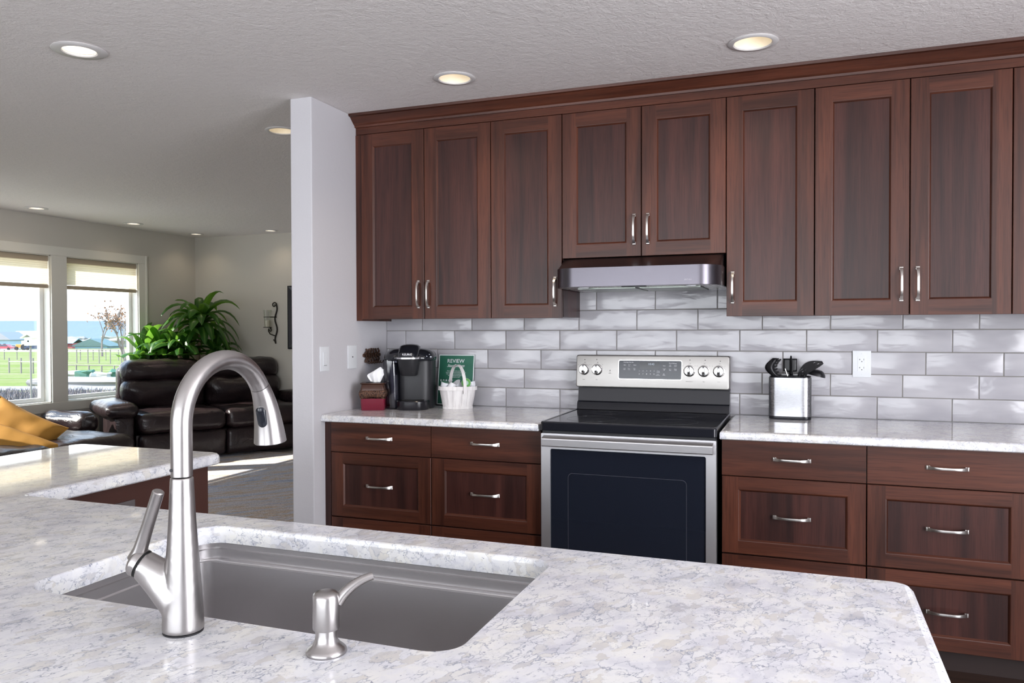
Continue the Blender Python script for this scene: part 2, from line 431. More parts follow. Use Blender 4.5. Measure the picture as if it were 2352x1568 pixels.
struct('wall_far', MB().box(XW, -1.28, YF, YF + .12, 0, CEIL), M['wall_l'])
OPEN = [(1.923, 2.857), (.816, 1.75), (-.291, .643)]; Z0, Z1 = .610, 2.10
mb = MB(); mb.box(XW - .15, XW, YB, YF, 0, Z0).box(XW - .15, XW, YB, YF, Z1, CEIL)
ys = [YB] + [v for a, b2 in reversed(OPEN) for v in (a, b2)] + [YF]
for i in range(0, len(ys), 2): mb.box(XW - .15, XW, ys[i], ys[i + 1], Z0, Z1)
struct('wall_left', mb, M['wall_l'])
RW = (-3.1, 2.4, .55, 2.25)
mb = MB(); mb.box(XW, XR, YB - .12, YB, 0, RW[2]).box(XW, XR, YB - .12, YB, RW[3], CEIL).box(XW, RW[0], YB - .12, YB, RW[2], RW[3]).box(RW[1], XR, YB - .12, YB, RW[2], RW[3])
struct('wall_rear', mb, M['wall_k'])
mb = MB(); mb.box(XR, XR + .12, YB, -4.35, 0, CEIL).box(XR, XR + .12, -2.25, .12, 0, CEIL).box(XR, XR + .12, -4.35, -2.25, 2.32, CEIL)
struct('wall_right', mb, M['wall_k'])
# windows: casing, jamb liner, sash and pane
a0, a1 = OPEN[2][0], OPEN[0][1]
mb = MB(); cw = .105
mb.box(XW, XW + .02, a0 - cw, a1 + cw, Z1 - .004, Z1 + .088, .004).box(XW, XW + .02, a0 - cw, a1 + cw, Z0 - .09, Z0 + .004, .004)
struct('trim_1', mb, M['white_paint'])
mb = MB()
for y0, y1 in ((a1 - .004, a1 + cw), (OPEN[1][1] - .002, OPEN[0][0] + .002), (OPEN[2][1] - .002, OPEN[1][0] + .002), (a0 - cw, a0 + .004)):
    mb.box(XW, XW + .016, y0, y1, Z0 + .004, Z1 - .004, .003)
mb.box(XW + .0, XW + .032, a1 + cw - .018, a1 + cw, Z0 - .09, Z1 + .088, .004)
struct('trim_2', mb, M['white_paint'])
for i, (y0, y1) in enumerate(OPEN):
    wdw = tagit(thing('window_%d' % (i + 1), None, None, (XW - .09, (y0 + y1) / 2, Z0)), kind='structure')
    mb = MB(); xo, xi = XW - .149, XW - .001
    for (ya, yb, za, zb) in ((y0, y0 + .012, Z0, Z1), (y1 - .012, y1, Z0, Z1), (y0, y1, Z0, Z0 + .014), (y0, y1, Z1 - .012, Z1)): mb.box(xo, xi, ya, yb, za, zb)
    tagit(mb.build('window_jamb', M['white_paint'], wdw), kind='structure')
    mb = MB(); f = .055
    for (ya, yb, za, zb) in ((y0 + .012, y0 + f, Z0 + .014, Z1 - .012), (y1 - f, y1 - .012, Z0 + .014, Z1 - .012), (y0 + f, y1 - f, Z0 + .014, Z0 + f), (y0 + f, y1 - f, Z1 - f, Z1 - .012)): mb.box(XW - .13, XW - .085, ya, yb, za, zb, .006)
    tagit(mb.build('window_frame', M['vinyl'], wdw), kind='structure')
    tagit(MB().box(XW - .110, XW - .106, y0 + f - .004, y1 - f + .004, Z0 + f - .004, Z1 - f + .004).build('window_pane', M['glass'], wdw), kind='structure')
LB = ['cream cellular shade, raised high, in the window pane next to the potted plant', 'cream cellular shade in the middle pane above the mustard pillows', 'cream cellular shade in the pane furthest from the plant']
for i, (y0, y1) in enumerate(OPEN):
    t = thing('cellular_shade', LB[i], 'window shade', (XW - .02, (y0 + y1) / 2, 1.765), group='cellular window shades')
    ya, yb = y0 + .016, y1 - .016
    MB().box(XW - .058, XW - .012, ya, yb, 2.035, 2.086, .004).build('head_rail', M['shade_rail'], t)
    rows = []; zz = 2.035; k = 0
    while zz > 1.80:
        rows.append(zz); zz -= .0095
    mb = MB(); ring = lambda dx: [(XW - .035 + dx * (.017 if j % 2 else .020), z) for j, z in enumerate(rows)]
    fr, bk = ring(1), ring(-1)
    mb.loft([[(x, ya, z) for x, z in fr], [(x, yb, z) for x, z in fr]], cap=False, closed=False)
    mb.build('pleated_fabric', M['shade'], t)
    MB().box(XW - .055, XW - .015, ya, yb, 1.765, 1.803, .004).build('bottom_rail', M['shade_rail'], t)
struct('baseboard_far', MB().box(XW, -1.28, YF - .016, YF, 0, .14, .004), M['white_paint'])
struct('baseboard_left', MB().box(XW, XW + .016, YB, YF - .016, 0, .14, .004), M['white_paint'])
struct('baseboard_divider', MB().box(-1.296, -1.28, -.74, YF - .016, 0, .1, .004), M['white_paint'])
# rear window bars; the side door frame is made up for the added lamp
mb = MB()
for x in (RW[0] + .03, -1.3, .55, RW[1] - .03): mb.box(x - .03, x + .03, YB - .09, YB - .02, RW[2], RW[3])
mb.box(RW[0], RW[1], YB - .09, YB - .02, RW[2], RW[2] + .05).box(RW[0], RW[1], YB - .09, YB - .02, RW[3] - .05, RW[3])
struct('window_4', mb, M['vinyl'])
mb = MB()
for y in (-4.32, -3.3, -2.28): mb.box(XR + .02, XR + .09, y - .04, y + .04, 0, 2.32)
mb.box(XR + .02, XR + .09, -4.35, -2.25, 2.25, 2.32)
struct('added_side_door', mb, M['vinyl'])

# recessed ceiling lights
LL = ['round recessed ceiling light with flat bright lens, out over the peninsula end', 'recessed ceiling light shining above the upper cabinets near the dividing wall',
      'recessed ceiling light near the crown moulding above the range side', 'recessed ceiling light half hidden behind the dividing wall edge',
      'small ceiling light near the window wall, farthest from the room corner', 'small ceiling light near the window wall, middle of three in line',
      'small ceiling light in the corner where window wall and far wall meet', 'small ceiling light close to the far wall above the wall sconce']
for i, (x, y, r, k) in enumerate(LIGHTS):
    t = thing('recessed_light', LL[i], 'ceiling light', (x, y, CEIL), group='recessed ceiling lights')
    ri = r * (.60 if not k else .74)
    MB().lathe([(r * .755, .0), (r * .98, -.0005), (r, -.003), (r * .97, -.0055), (ri + .004, -.007), (ri, -.003), (ri, .002), (r * .755, .002)], (x, y, CEIL), 36, cap=False).build('trim_ring', M['ring'], t, smooth=True)
    d = .055 if k else .004
    if k:
        MB().lathe([(ri, -.002), (ri * .93, .02), (ri * .74, d)], (x, y, CEIL), 32, cap=False).build('reflector', M['can_inner'], t, smooth=True)
    MB().lathe([(ri * (.74 if k else 1), d), (ri * (.74 if k else 1) * .5, d - .001), (.001, d - .0015)], (x, y, CEIL), 32, cap=False).build('lens', M['lamp'], t)
    MB().lathe([(r * .76, .125), (r * .75, .1255)], (x, y, CEIL), 24).build('housing', M['ring'], t)
    if i < 4 or 1:
        l = bpy.data.lights.new('downlight', 'SPOT'); l.energy = 9 if i < 4 else 3; l.color = (1, .82, .62); l.spot_size = 2.3; l.spot_blend = .8; l.shadow_soft_size = .05
        o = bpy.data.objects.new('downlight', l); COL.objects.link(o); o.location = (x, y, CEIL - .012)

# ---------------------------------------------------------------- backsplash tiles
mb = MB(); rng = random.Random(3); offs = {1: -.1059, 2: 0, 0: .0952}; g = .0016
for k in range(1, 9):
    z0 = .914 + (k - 1) * .1044; z1 = min(z0 + .1044, 1.70)
    x = offs[k % 3] - .308 * 5
    while x < 2.7:
        xa, xb = max(x, -1.155), min(x + .308, 2.7)
        if xb - xa > .012 and not (k > 5 and (xb < -.05 or xa > .85)):
            tx, tz = rng.uniform(-.0009, .0009), rng.uniform(-.0007, .0007); b2 = .0018
            rings = []
            for ins, dy in ((0, 0), (0, -.0062), (b2 * .5, -.0076), (b2 * 1.6, -.008)):
                rings.append([(xx, (dy + (sx * tx + sz * tz if dy < 0 else 0)) , zz) for xx, zz, sx, sz in
                              ((xa + g + ins, z0 + g + ins, -1, -1), (xb - g - ins, z0 + g + ins, 1, -1), (xb - g - ins, z1 - g - ins, 1, 1), (xa + g + ins, z1 - g - ins, -1, 1))])
            mb.loft(rings)
        x += .308
struct('wall_back_tiles', mb, M['tile'], smooth=True, angle=50)
struct('wall_back_grout', MB().box(-1.155, 2.7, -.0052, 0, .914, 1.70), M['grout'])

# ---------------------------------------------------------------- pulls, doors, drawers
def pull_mesh(Lh=.143):
    mb = MB(); n = 22; rings = []
    for i in range(n + 1):
        t = i / n; u = abs(2 * t - 1); x = (t - .5) * Lh
        bow = .006 + .024 * (1 - u ** 3.2)
        hw = .0048 + .0034 * max(0, (u - .45) / .55) ** 1.5 + (.0008 if .93 < u < .985 else 0)
        th = .0028
        tang = Vector((1, -.024 * -3.2 * (u ** 2.2) * (1 if t > .5 else -1) * 2 / Lh * -1, 0)).normalized()
        nr = Vector((-tang.y, tang.x, 0))
        c = Vector((x, -bow, 0))
        rings.append([c + nr * th + Vector((0, 0, hw)), c - nr * th + Vector((0, 0, hw * .9)), c - nr * th * 1.25, c - nr * th - Vector((0, 0, hw * .9)), c + nr * th - Vector((0, 0, hw)), ])
    mb.loft(rings)
    for s2 in (-1, 1): mb.box(s2 * Lh / 2 - .006 - s2 * .006, s2 * Lh / 2 + .006 - s2 * .006, -.009, 0, -.0075, .0075, .002)
    return mb
PULL = {}
def pull(parent, x, z, y, vertical):
    loc = Vector((x, y, z)) - BASE[parent.name]; rot = (0, PI / 2, 0) if vertical else (0, 0, 0)
    if 'o' not in PULL:
        PULL['o'] = pull_mesh().build('handle', M['pull'], parent, world=False, smooth=True, loc=loc, rot=rot, angle=35)
        PULL['o']['label'] = 'satin nickel bow handle'
        return
    dup_part(PULL['o'], parent, loc, rot)

def framed(name, x0, x1, z0, z1, yf, parent, st=.068, rl=.063, horiz=False):
    """shaker front: flat frame with a small slope down to a recessed panel (the panel is a part of its own)"""
    gp = .0021; x0 += gp; x1 -= gp; z0 += gp; z1 -= gp; xi0, xi1, zi0, zi1 = x0 + st, x1 - st, z0 + rl, z1 - rl
    V = []; F = []; MI = []
    def q(pts, mi): n = len(V); V.extend(Vector(p) for p in pts); F.append(tuple(range(n, n + len(pts)))); MI.append(mi)
    e = .0012; y = yf
    q([(x0 + e, y, z0 + e), (xi0, y, z0 + e), (xi0, y, z1 - e), (x0 + e, y, z1 - e)], 0)
    q([(xi1, y, z0 + e), (x1 - e, y, z0 + e), (x1 - e, y, z1 - e), (xi1, y, z1 - e)], 0)
    q([(xi0, y, z0 + e), (xi1, y, z0 + e), (xi1, y, zi0), (xi0, y, zi0)], 1)
    q([(xi0, y, zi1), (xi1, y, zi1), (xi1, y, z1 - e), (xi0, y, z1 - e)], 1)
    def rg(a, b2, c, d, yy): return [(a, yy, c), (b2, yy, c), (b2, yy, d), (a, yy, d)]
    R1 = rg(xi0, xi1, zi0, zi1, y); R2 = rg(xi0 + .003, xi1 - .003, zi0 + .003, zi1 - .003, y + .001); R3 = rg(xi0 + .009, xi1 - .009, zi0 + .009, zi1 - .009, y + .0085); R4 = rg(xi0 + .009, xi1 - .009, zi0 + .009, zi1 - .009, y + .012)
    O1 = rg(x0 + e, x1 - e, z0 + e, z1 - e, y); O2 = rg(x0, x1, z0, z1, y + e); O3 = rg(x0, x1, z0, z1, y + .02)
    for A, B2 in ((R1, R2), (R2, R3), (R3, R4), (O1, O2), (O2, O3)):
        for j in range(4): q([A[j], A[(j + 1) % 4], B2[(j + 1) % 4], B2[j]], 1 if j % 2 == 0 else 0)
    q(O3, 0)
    mb = MB(); mb.v = V; mb.f = F
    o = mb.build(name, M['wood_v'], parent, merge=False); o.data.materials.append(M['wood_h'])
    for p, mi in zip(o.data.polygons, MI): p.material_index = mi
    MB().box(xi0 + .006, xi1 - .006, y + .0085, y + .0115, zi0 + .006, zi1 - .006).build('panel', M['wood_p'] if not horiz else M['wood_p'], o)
    return o

YD = -.335
def upper(x0, x1, z0, doors, label):
    t = thing('wall_cabinet', label, 'cabinet', ((x0 + x1) / 2, 0, z0), group='mahogany wall cabinets')
    MB().box(x0 + .0015, x1 - .0015, YD + .030, -.0082, z0 + .006, 2.385, .0008).build('carcass', M['wood_p'], t)
    MB().box(x0 + .003, x1 - .003, YD + .022, YD + .030, z0 + .01, 2.384).build('gap_shade_sheet', M['gap_shade'], t)  # near-black sheet behind the doors, paints the shade in their gaps
    for (a, b2, hx, hz) in doors:
        d = framed('door', a, b2, z0, 2.385, YD, t)
        if hx is not None: pull(d, hx, hz, YD, True)
    return t
upper(-1.120, -.368, 1.392, [(-1.120, -.743, -.775, 1.522), (-.743, -.368, -.718, 1.522)], 'two-door mahogany wall cabinet next to the dividing wall, above the coffee maker')
upper(-.368, .007, 1.392, [(-.368, .007, -.028, 1.522)], 'single-door mahogany wall cabinet with its handle beside the range hood')
upper(.007, .783, 1.680, [(.007, .396, .363, 1.808), (.396, .783, .428, 1.808)], 'short two-door mahogany wall cabinet directly above the range hood')
upper(.783, 1.157, 1.392, [(.783, 1.157, .812, 1.524)], 'single-door mahogany wall cabinet above the utensil holder, hinge side away from hood')
upper(1.157, 1.903, 1.392, [(1.157, 1.531, 1.499, 1.524), (1.531, 1.903, 1.561, 1.524)], 'two-door mahogany wall cabinet above the wall outlet')
upper(1.903, 2.68, 1.392, [(1.903, 2.29, 2.258, 1.524), (2.29, 2.68, 2.322, 1.524)], 'mahogany wall cabinet at the far end, cut off by the picture edge')
struct('trim_3', MB().box(-1.1555, -1.1205, YD + .006, -.009, 1.386, 2.385, .001), M['wood_v'])
prof = [(-.326, 2.388), (-.326, 2.424), (-.337, 2.424), (-.340, 2.434), (-.350, 2.440), (-.384, 2.470), (-.398, 2.472), (-.400, 2.4845), (-.30, 2.4845), (-.30, 2.388)]
mb = MB().loft([[(x, y, z) for y, z in prof] for x in (-1.1555, 2.70)])
t = mb.build('crown_moulding', M['wood_h']); tagit(t, 'dark mahogany crown moulding along the cabinet tops against the ceiling', 'crown moulding')

YB2 = -.637
def base(x0, x1, hx, label):
    t = thing('base_cabinet', label, 'cabinet', ((x0 + x1) / 2, -.3, 0), group='mahogany drawer base cabinets')
    MB().box(x0 + .001, x1 - .001, YB2 + .022, -.012, .098, .8765).build('carcass', M['gap_shade'], t)  # carcass takes the painted shade colour of the drawer gaps
    MB().box(x0 + .001, x1 - .001, YB2 + .075, YB2 + .09, .0, .098).build('toe_board', M['toe'], t)
    gp = .0016
    d = MB().box(x0 + gp, x1 - gp, YB2, YB2 + .02, .7265, .8745, .0012).build('drawer', M['wood_h'], t); pull(d, hx, .803, YB2, False)
    for z0, z1, hz in ((.400, .7245, .566), (.096, .398, .248)):
        d = framed('drawer', x0, x1, z0, z1, YB2, t, .066, .052, True); pull(d, hx, hz, YB2, False)
base(-1.120, -.5585, -.841, 'three-drawer mahogany base cabinet under the tissue box and coffee maker')
base(-.5585, -.003, -.279, 'three-drawer mahogany base cabinet touching the range on the basket side')
base(.793, 1.349, 1.071, 'three-drawer mahogany base cabinet under the utensil holder')
base(1.349, 1.911, 1.630, 'three-drawer mahogany base cabinet beyond the utensil holder, three pulls showing')
base(1.911, 2.68, 2.30, 'mahogany base cabinet at the picture edge, only its stile showing')
struct('trim_4', MB().box(-1.1555, -1.1215, YB2 + .003, -.012, 0, .8765, .001), M['wood_p'])

def slab(name, corners, z0, z1, label, hole=None, r=.013):
    mb = MB(); prof = [(.004, z0), (.0, z0 + .004), (.0, z1 - r), (r * .13, z1 - r * .5), (r * .5, z1 - r * .13), (r, z1)]
    rings = [[(p.x, p.y, z) for p in rpoly(corners, i, 8)] for i, z in prof]
    mb.loft(rings, cap=False)
    hs_t = hs_b = ()
    if hole:
        hp = [(.0, z0), (.0, z1 - .004), (-.0012, z1 - .0012), (-.004, z1)]
        hr = [[(p.x, p.y, z) for p in rpoly(hole, i, 8)] for i, z in hp]
        mb.loft(hr, cap=False); hs_t = ([p[:2] for p in hr[-1]],); hs_b = ([p[:2] for p in hr[0]],)
    mb.poly([p[:2] for p in rings[-1]], z1, False, hs_t); mb.poly([p[:2] for p in rings[0]], z0, True, hs_b)
    o = mb.build(name, M['granite'], smooth=True, angle=30, flatz=True)
    return tagit(o, label, 'countertop')
slab('countertop', [(-1.1555, -.672, .002), (-.004, -.672, .002), (-.004, -.0085, .001), (-1.1555, -.0085, .001)], .878, .914, 'short speckled quartz countertop between dividing wall and range, under the coffee maker')
slab('countertop', [(.788, -.672, .002), (2.69, -.672, .002), (2.69, -.0085, .001), (.788, -.0085, .001)], .878, .914, 'long speckled quartz countertop under the utensil holder beyond the range')
SINK = (-.093, .690, -3.090, -2.650)
slab('peninsula_countertop', [(-1.445, -3.42, .03), (1.291, -3.42, .03), (1.291, -2.553, .035), (-.765, -2.553, .012), (-.765, -1.815, .05), (-1.445, -1.815, .05)],
     .878, .914, 'L-shaped white speckled quartz peninsula top with the undermount sink', rect(*SINK, .045), .016)
t = thing('peninsula_cabinet', 'dark brown cabinet body under the far leg of the peninsula top', 'cabinet', (-1.1, -2.2, 0))
MB().prism([(-1.40, -3.36), (-.12, -3.36), (-.12, -2.62), (-.80, -2.62), (-.80, -1.865), (-1.40, -1.865)], 0, .877).build('carcass', M['wood_side'], t)
MB().box(-.8, -.797, -2.6, -1.87, .0, .875).build('end_panel', M['wood_side'], t)
t = thing('island_base_cabinet', 'dark cabinet body under the free end of the sink counter', 'cabinet', (1.0, -3.0, 0))
MB().box(.74, 1.24, -3.36, -2.62, 0, .877, .002).build('carcass', M['wood_side'], t)
t = thing('sink_base_cabinet', 'dark cabinet panels enclosing the undermount sink', 'cabinet', (.3, -3.0, 0))
MB().box(-.119, .739, -2.64, -2.62, 0, .84).build('back_panel', M['wood_side'], t)
MB().box(-.119, .739, -3.36, -3.34, 0, .84).build('front_panel', M['wood_side'], t)

# sink
t = thing('sink', 'long brushed steel undermount workstation sink with a ledge along its rim', 'sink', (.3, -2.87, .66))
x0, x1, y0, y1 = SINK
cs = lambda d, r, yy=0: [(x0 + d, y0 + d + yy, r), (x1 - d, y0 + d + yy, r), (x1 - d, y1 - d - yy, r), (x0 + d, y1 - d - yy, r)]
mb = MB(); rings = []
for d, yy, r, z in ((-.02, 0, .05, .8775), (-.006, 0, .04, .8775), (-.004, 0, .038, .876), (-.004, 0, .036, .8655), (-.001, .002, .035, .8640), (-.001, .002, .035, .8455), (-.0005, .004, .034, .8440), (-.0002, .014, .032, .8440), (-.0002, .0150, .032, .8425), (.0, .0165, .03, .8425), (.0, .0200, .03, .8440), (.0015, .0225, .03, .8425), (.003, .023, .03, .80), (.006, .025, .032, .69), (.014, .033, .034, .672), (.03, .049, .03, .664)):
    rings.append([(p.x, p.y, z) for p in rpoly(cs(d, r, yy), 0, 8)])
mb.loft(rings, cap=False); mb.poly([p[:2] for p in rings[-1]], .664)
mb.build('basin', M['steel_sink'], t, smooth=True, angle=16, flatz=True)
MB().lathe([(.001, .6655), (.03, .6655), (.044, .669), (.046, .6665), (.046, .665)], (.3, -2.8, 0), 28).build('drain', M['chrome'], t, smooth=True)

# outlets and switch plates
def plate(name, label, cat, c, horiz_axis, w=.079, h=.124, kind='outlet'):
    """c: centre on the wall; horiz_axis 'x' faces -y, 'y' faces +x"""
    t = thing(name, label, cat, c, 0 if horiz_axis == 'x' else PI / 2)
    MB().box(-w / 2, w / 2, -.006, -.0005, -h / 2, h / 2, .003).build('face_plate', M['white_plastic'], t, world=False, smooth=True)
    if kind == 'outlet':
        MB().box(-.0175, .0175, -.0078, -.0055, -.035, .035, .0015).build('receptacle', M['white_plastic'], t, world=False)
        mb = MB()
        for s2 in (.021, -.017):
            mb.box(-.0095, -.008, -.0081, -.0075, s2 - .0035, s2 + .0035).box(-.012, -.008, -.0081, -.0075, s2 - .0008, s2 + .0008).box(.0075, .009, -.0081, -.0075, s2 - .004, s2 + .004)
            mb.lathe([(.0022, -.0081), (.0022, -.0075)], (0, 0, s2 - .0095), 10, 'y')
        mb.build('slots', M['black_hole'], t, world=False)
    elif kind == 'switch':
        MB().box(-.0165, .0165, -.0085, -.0055, -.033, .033, .0018).build('rocker', M['white_plastic'], t, world=False)
        MB().box(-.0125, .0125, -.0092, -.008, -.0345, -.0325).build('rocker_gap', M['print_dark'], t, world=False)
    elif kind == 'jack':
        MB().lathe([(.0001, -.0068), (.0042, -.0068), (.0042, -.005)], (0, 0, 0), 14, 'y').build('jack_socket', M['black_hole'], t, world=False)
    mb = MB()
    for z in (-.048, .048): mb.lathe([(.0001, -.0071), (.0026, -.0068), (.003, -.0055)], (0, 0, z), 10, 'y')
    mb.build('screws', M['white_plastic'], t, world=False)
    return t
plate('wall_outlet', 'white double wall outlet on the tiles beside the utensil holder', 'outlet', (1.368, -.008, 1.171), 'x')
plate('wall_outlet', 'white wall outlet mostly hidden behind the coffee maker', 'outlet', (-.975, -.008, 1.187), 'x')
plate('light_switch', 'white rocker light switch at the edge of the dividing wall', 'switch', (-1.156, -.638, 1.192), 'y', kind='switch')
plate('phone_jack', 'blank white wall plate with one small black jack hole', 'wall plate', (-1.156, -.380, 1.193), 'y', .086, .124, kind='jack')
o = plate('cabinet_outlet', 'small dark outlet low on the peninsula cabinet side, just above the counter edge', 'outlet', (-.797, -2.225, .762), 'y')
for ch in o.children:
    if ch.name.startswith('face_plate'): ch.data = ch.data.copy(); ch.data.materials[0] = mat('smoky_cover', (.10, .085, .085), .3)

# ---------------------------------------------------------------- range
t = thing('range', 'freestanding stainless steel electric range with black glass cooktop and oven window', 'stove', (.394, -.35, 0))
MB().box(.013, .775, -.655, -.03, .02, .886, .002).build('body', M['black_matte'], t)
# cooktop slab with raised rim
rr = lambda d, r: rect(.010 + d, .779 - d, -.690 + d, -.045 - d * .3, r)
mb = MB(); rings = [[(p.x, p.y, z) for p in rpoly(rr(d, .016), 0, 6)] for d, z in ((.003, .886), (.0, .889), (.0, .921), (.0025, .9262), (.008, .9275), (.013, .9262), (.015, .9245))]
mb.loft(rings, cap=False); mb.poly([p[:2] for p in rings[-1]], .9245); mb.poly([p[:2] for p in rings[0]], .886, True)
c = mb.build('cooktop', M['black_gloss'], t, smooth=True, angle=25, flatz=True)
def arc_ring(cx, cy, r, z, w2=.0012):
    return MB().lathe([(r - w2, z), (r - w2, z + .00025), (r + w2, z + .00025), (r + w2, z)], (cx, cy, 0), 40, cap=False)
for cx, cy, r in ((.20, -.50, .115), (.58, -.50, .10), (.20, -.22, .075), (.585, -.22, .075)):
    arc_ring(cx, cy, r, .9245).build('burner_ring', mat('burner_print', (.05, .05, .055), .2), c)
MB().box(.016, .772, -.672, -.64, .874, .886).build('vent_strip', M['black_matte'], t)
# oven door: steel surround, glass, bar handle
door = MB()
mo = rect(.012, .776, .128, .873, .004); mi_ = rect(.055, .7345, .205, .805, .008)
ro = [(p.x, p.y) for p in rpoly(mo, 0, 4)]; ri = [(p.x, p.y) for p in rpoly(mi_, 0, 4)]
tmp = MB(); tmp.poly(ro, 0, False, (ri,))
door.add([(v.x, -.682, v.y) for v in tmp.v], tmp.f)
door.loft([[(x, -.682, z) for x, z in ro], [(x, -.650, z) for x, z in ro]], cap=False)
door.loft([[(x, -.682, z) for x, z in ri], [(x, -.668, z) for x, z in ri]], cap=False)
d = door.build('oven_door', M['bright_steel'], t)
MB().box(.050, .740, -.6755, -.660, .200, .810).build('oven_window', M['black_glass'], d)
rk = [(x, z) for x, z in [(p.x, p.y) for p in rpoly(rect(.135, .655, .265, .70, .02), 0, 5)]]
rk2 = [(p.x, p.y) for p in rpoly(rect(.137, .653, .267, .698, .019), 0, 5)]
tmp = MB(); tmp.poly(rk, 0, False, (rk2,))
MB().add([(v.x, -.6758, v.y) for v in tmp.v], tmp.f).build('window_outline', mat('window_print', (.06, .06, .075), .3), d)
hb = MB(); hp = [(-.686, .866), (-.712, .860), (-.7265, .8555), (-.7275, .852), (-.7255, .824), (-.722, .820), (-.712, .8195), (-.709, .823), (-.707, .852), (-.686, .858)]
hb.loft([[(x, y, z) for y, z in hp] for x in (.027, .031, .762, .766)])
hb.build('bar_handle', M['bright_steel'], d, smooth=True, angle=20)
for x in (.045, .748): MB().box(x - .012, x + .012, -.712, -.681, .826, .85, .002).build('handle_bracket', M['steel_h'], d)
MB().box(.013, .775, -.68, -.655, .03, .122, .003).build('storage_drawer', M['steel_h'], t)
for x in (.05, .74): MB().lathe([(.016, .0), (.016, .025)], (x, -.6, 0), 12).build('foot', M['black_matte'], t)
# back guard
bgp = [(-.012, .926), (-.098, .926), (-.092, .948), (-.086, .962), (-.074, .968), (-.062, 1.036), (-.012, 1.036)]
mb = MB().loft([[(x, y, z) for y, z in bgp] for x in (.013, .777)])
mb.build('splash_panel', M['black_gloss'], t, smooth=True, angle=22)
MB().box(.016, .775, -.06, -.012, 1.034, 1.19).build('console_housing', M['black_matte'], t)
fr = lambda y0, ins: [(p.x, y0, p.y) for p in rpoly(rect(.006 + ins, .778 - ins, 1.040 + ins, 1.204 - ins, .010), 0, 5)]
tilt = lambda ring: [(x, y - (1.204 - z) * .10, z) for x, y, z in ring]
mb = MB(); rs = [fr(-.03, 0), tilt(fr(-.060, 0)), tilt(fr(-.0705, 0)), tilt(fr(-.074, .003)), tilt(fr(-.0745, .005))]
mb.loft(rs, cap=True)
cp = mb.build('control_panel', M['steel_h'], t, smooth=True, angle=25)
PY = lambda z: -.0745 - (1.204 - z) * .10
mb = MB(); rs = [[(x, PY(z) - .0004 - o2, z) for x, z in [(p.x, p.y) for p in rpoly(rect(*q, .008), 0, 4)]] for q, o2 in (((.228, .549, 1.083, 1.181), 0), ((.228, .549, 1.083, 1.181), .0012))]
mb.loft(rs); mb.build('display_border', M['chrome'], cp)
rs = [[(x, PY(z) - .0012 - o2, z) for x, z in [(p.x, p.y) for p in rpoly(rect(.231, .546, 1.086, 1.178, .007), 0, 4)]] for o2 in (0, .0012)]
MB().loft(rs).build('display_glass', mat('display_black', (.022, .025, .036), .15), cp)
MB().add([(x, PY(z) - .0027, z) for x, z in ((.338, 1.137), (.436, 1.137), (.436, 1.171), (.338, 1.171))], [(0, 1, 2, 3)]).build('clock_window', mat('clock_black', (.006, .007, .012), .1), cp)
def on_panel(mb, off): return MB().add([(v.x, PY(v.z) - off + v.y * .2, v.z) for v in mb.v], mb.f)
on_panel(text_mb([('10:43', .396, 1.1605, .0145, 'CENTER')]), .0032).build('clock_digits', M['digits'], cp)
tx = [('Cooking Options', .2805, 1.1695, .0072), ('Bake', .262, 1.155, .0058), ('Broil', .2855, 1.157, .0055), ('Hi/Lo', .2855, 1.1505, .0045), ('Warm', .313, 1.155, .0058),
      ('Conv', .2605, 1.138, .0052), ('Bake', .2605, 1.132, .0052), ('Conv', .284, 1.138, .0052), ('Roast', .284, 1.132, .0052), ('Oven', .3115, 1.138, .0052), ('Light', .3115, 1.132, .0052),
      ('Timer', .4315, 1.1275, .0055), ('On/Off', .4315, 1.1215, .005), ('Lock', .4305, 1.111, .0055), ('Controls', .4305, 1.105, .0055), ('Start', .4615, 1.153, .0062),
      ('Cancel', .461, 1.138, .0055), ('Off', .461, 1.1325, .0055), ('Set', .4605, 1.113, .0055), ('Clock', .4605, 1.107, .0055), ('Oven Settings', .5035, 1.1665, .0068),
      ('Self', .4905, 1.157, .0055), ('Clean', .4905, 1.151, .0055), ('Steam', .517, 1.157, .0055), ('Clean', .517, 1.151, .0055), ('Cook', .4905, 1.1375, .0055), ('Time', .4905, 1.1315, .0055), ('Delay', .517, 1.1375, .0055), ('Time', .517, 1.1315, .0055)]
for i in range(5):
    tx += [('12345'[i], .3365 + i * .0187, 1.1265, .0085), ('67890'[i], .3362 + i * .0187, 1.111, .0085)]
on_panel(text_mb(tx), .0028).build('button_lettering', M['print_white'], cp)
KX = (.0475, .1165, .5845, .6545, .7265)
tx = []
for i, x in enumerate(KX):
    tx += [('Off', x + .003, 1.166, .0055), ('Hi', x + .028, 1.155, .0045), ('Lo', x - .031, 1.155, .0045), (('Front', 'Rear', 'Warming Zone', 'Rear', 'Front')[i], x, 1.078, .0055)]
tx += [('Hot', .185, 1.118, .005), ('Surface', .185, 1.1115, .005)]
on_panel(text_mb(tx), .0008).build('panel_lettering', M['print_dark'], cp)
mb = MB()
for x, z in ((.0475 + .004, 1.180), (.1165 - .002, 1.181), (.5845 + .002, 1.183), (.6545 + .006, 1.183), (.7265 + .006, 1.179), (.185, 1.126)):
    mb.lathe([(.0001, PY(z) - .0012), (.0022, PY(z) - .0012), (.0022, PY(z))], (x, 0, z), 10, 'y')
mb.build('indicator_dots', M['black_hole'], cp)
kb = None
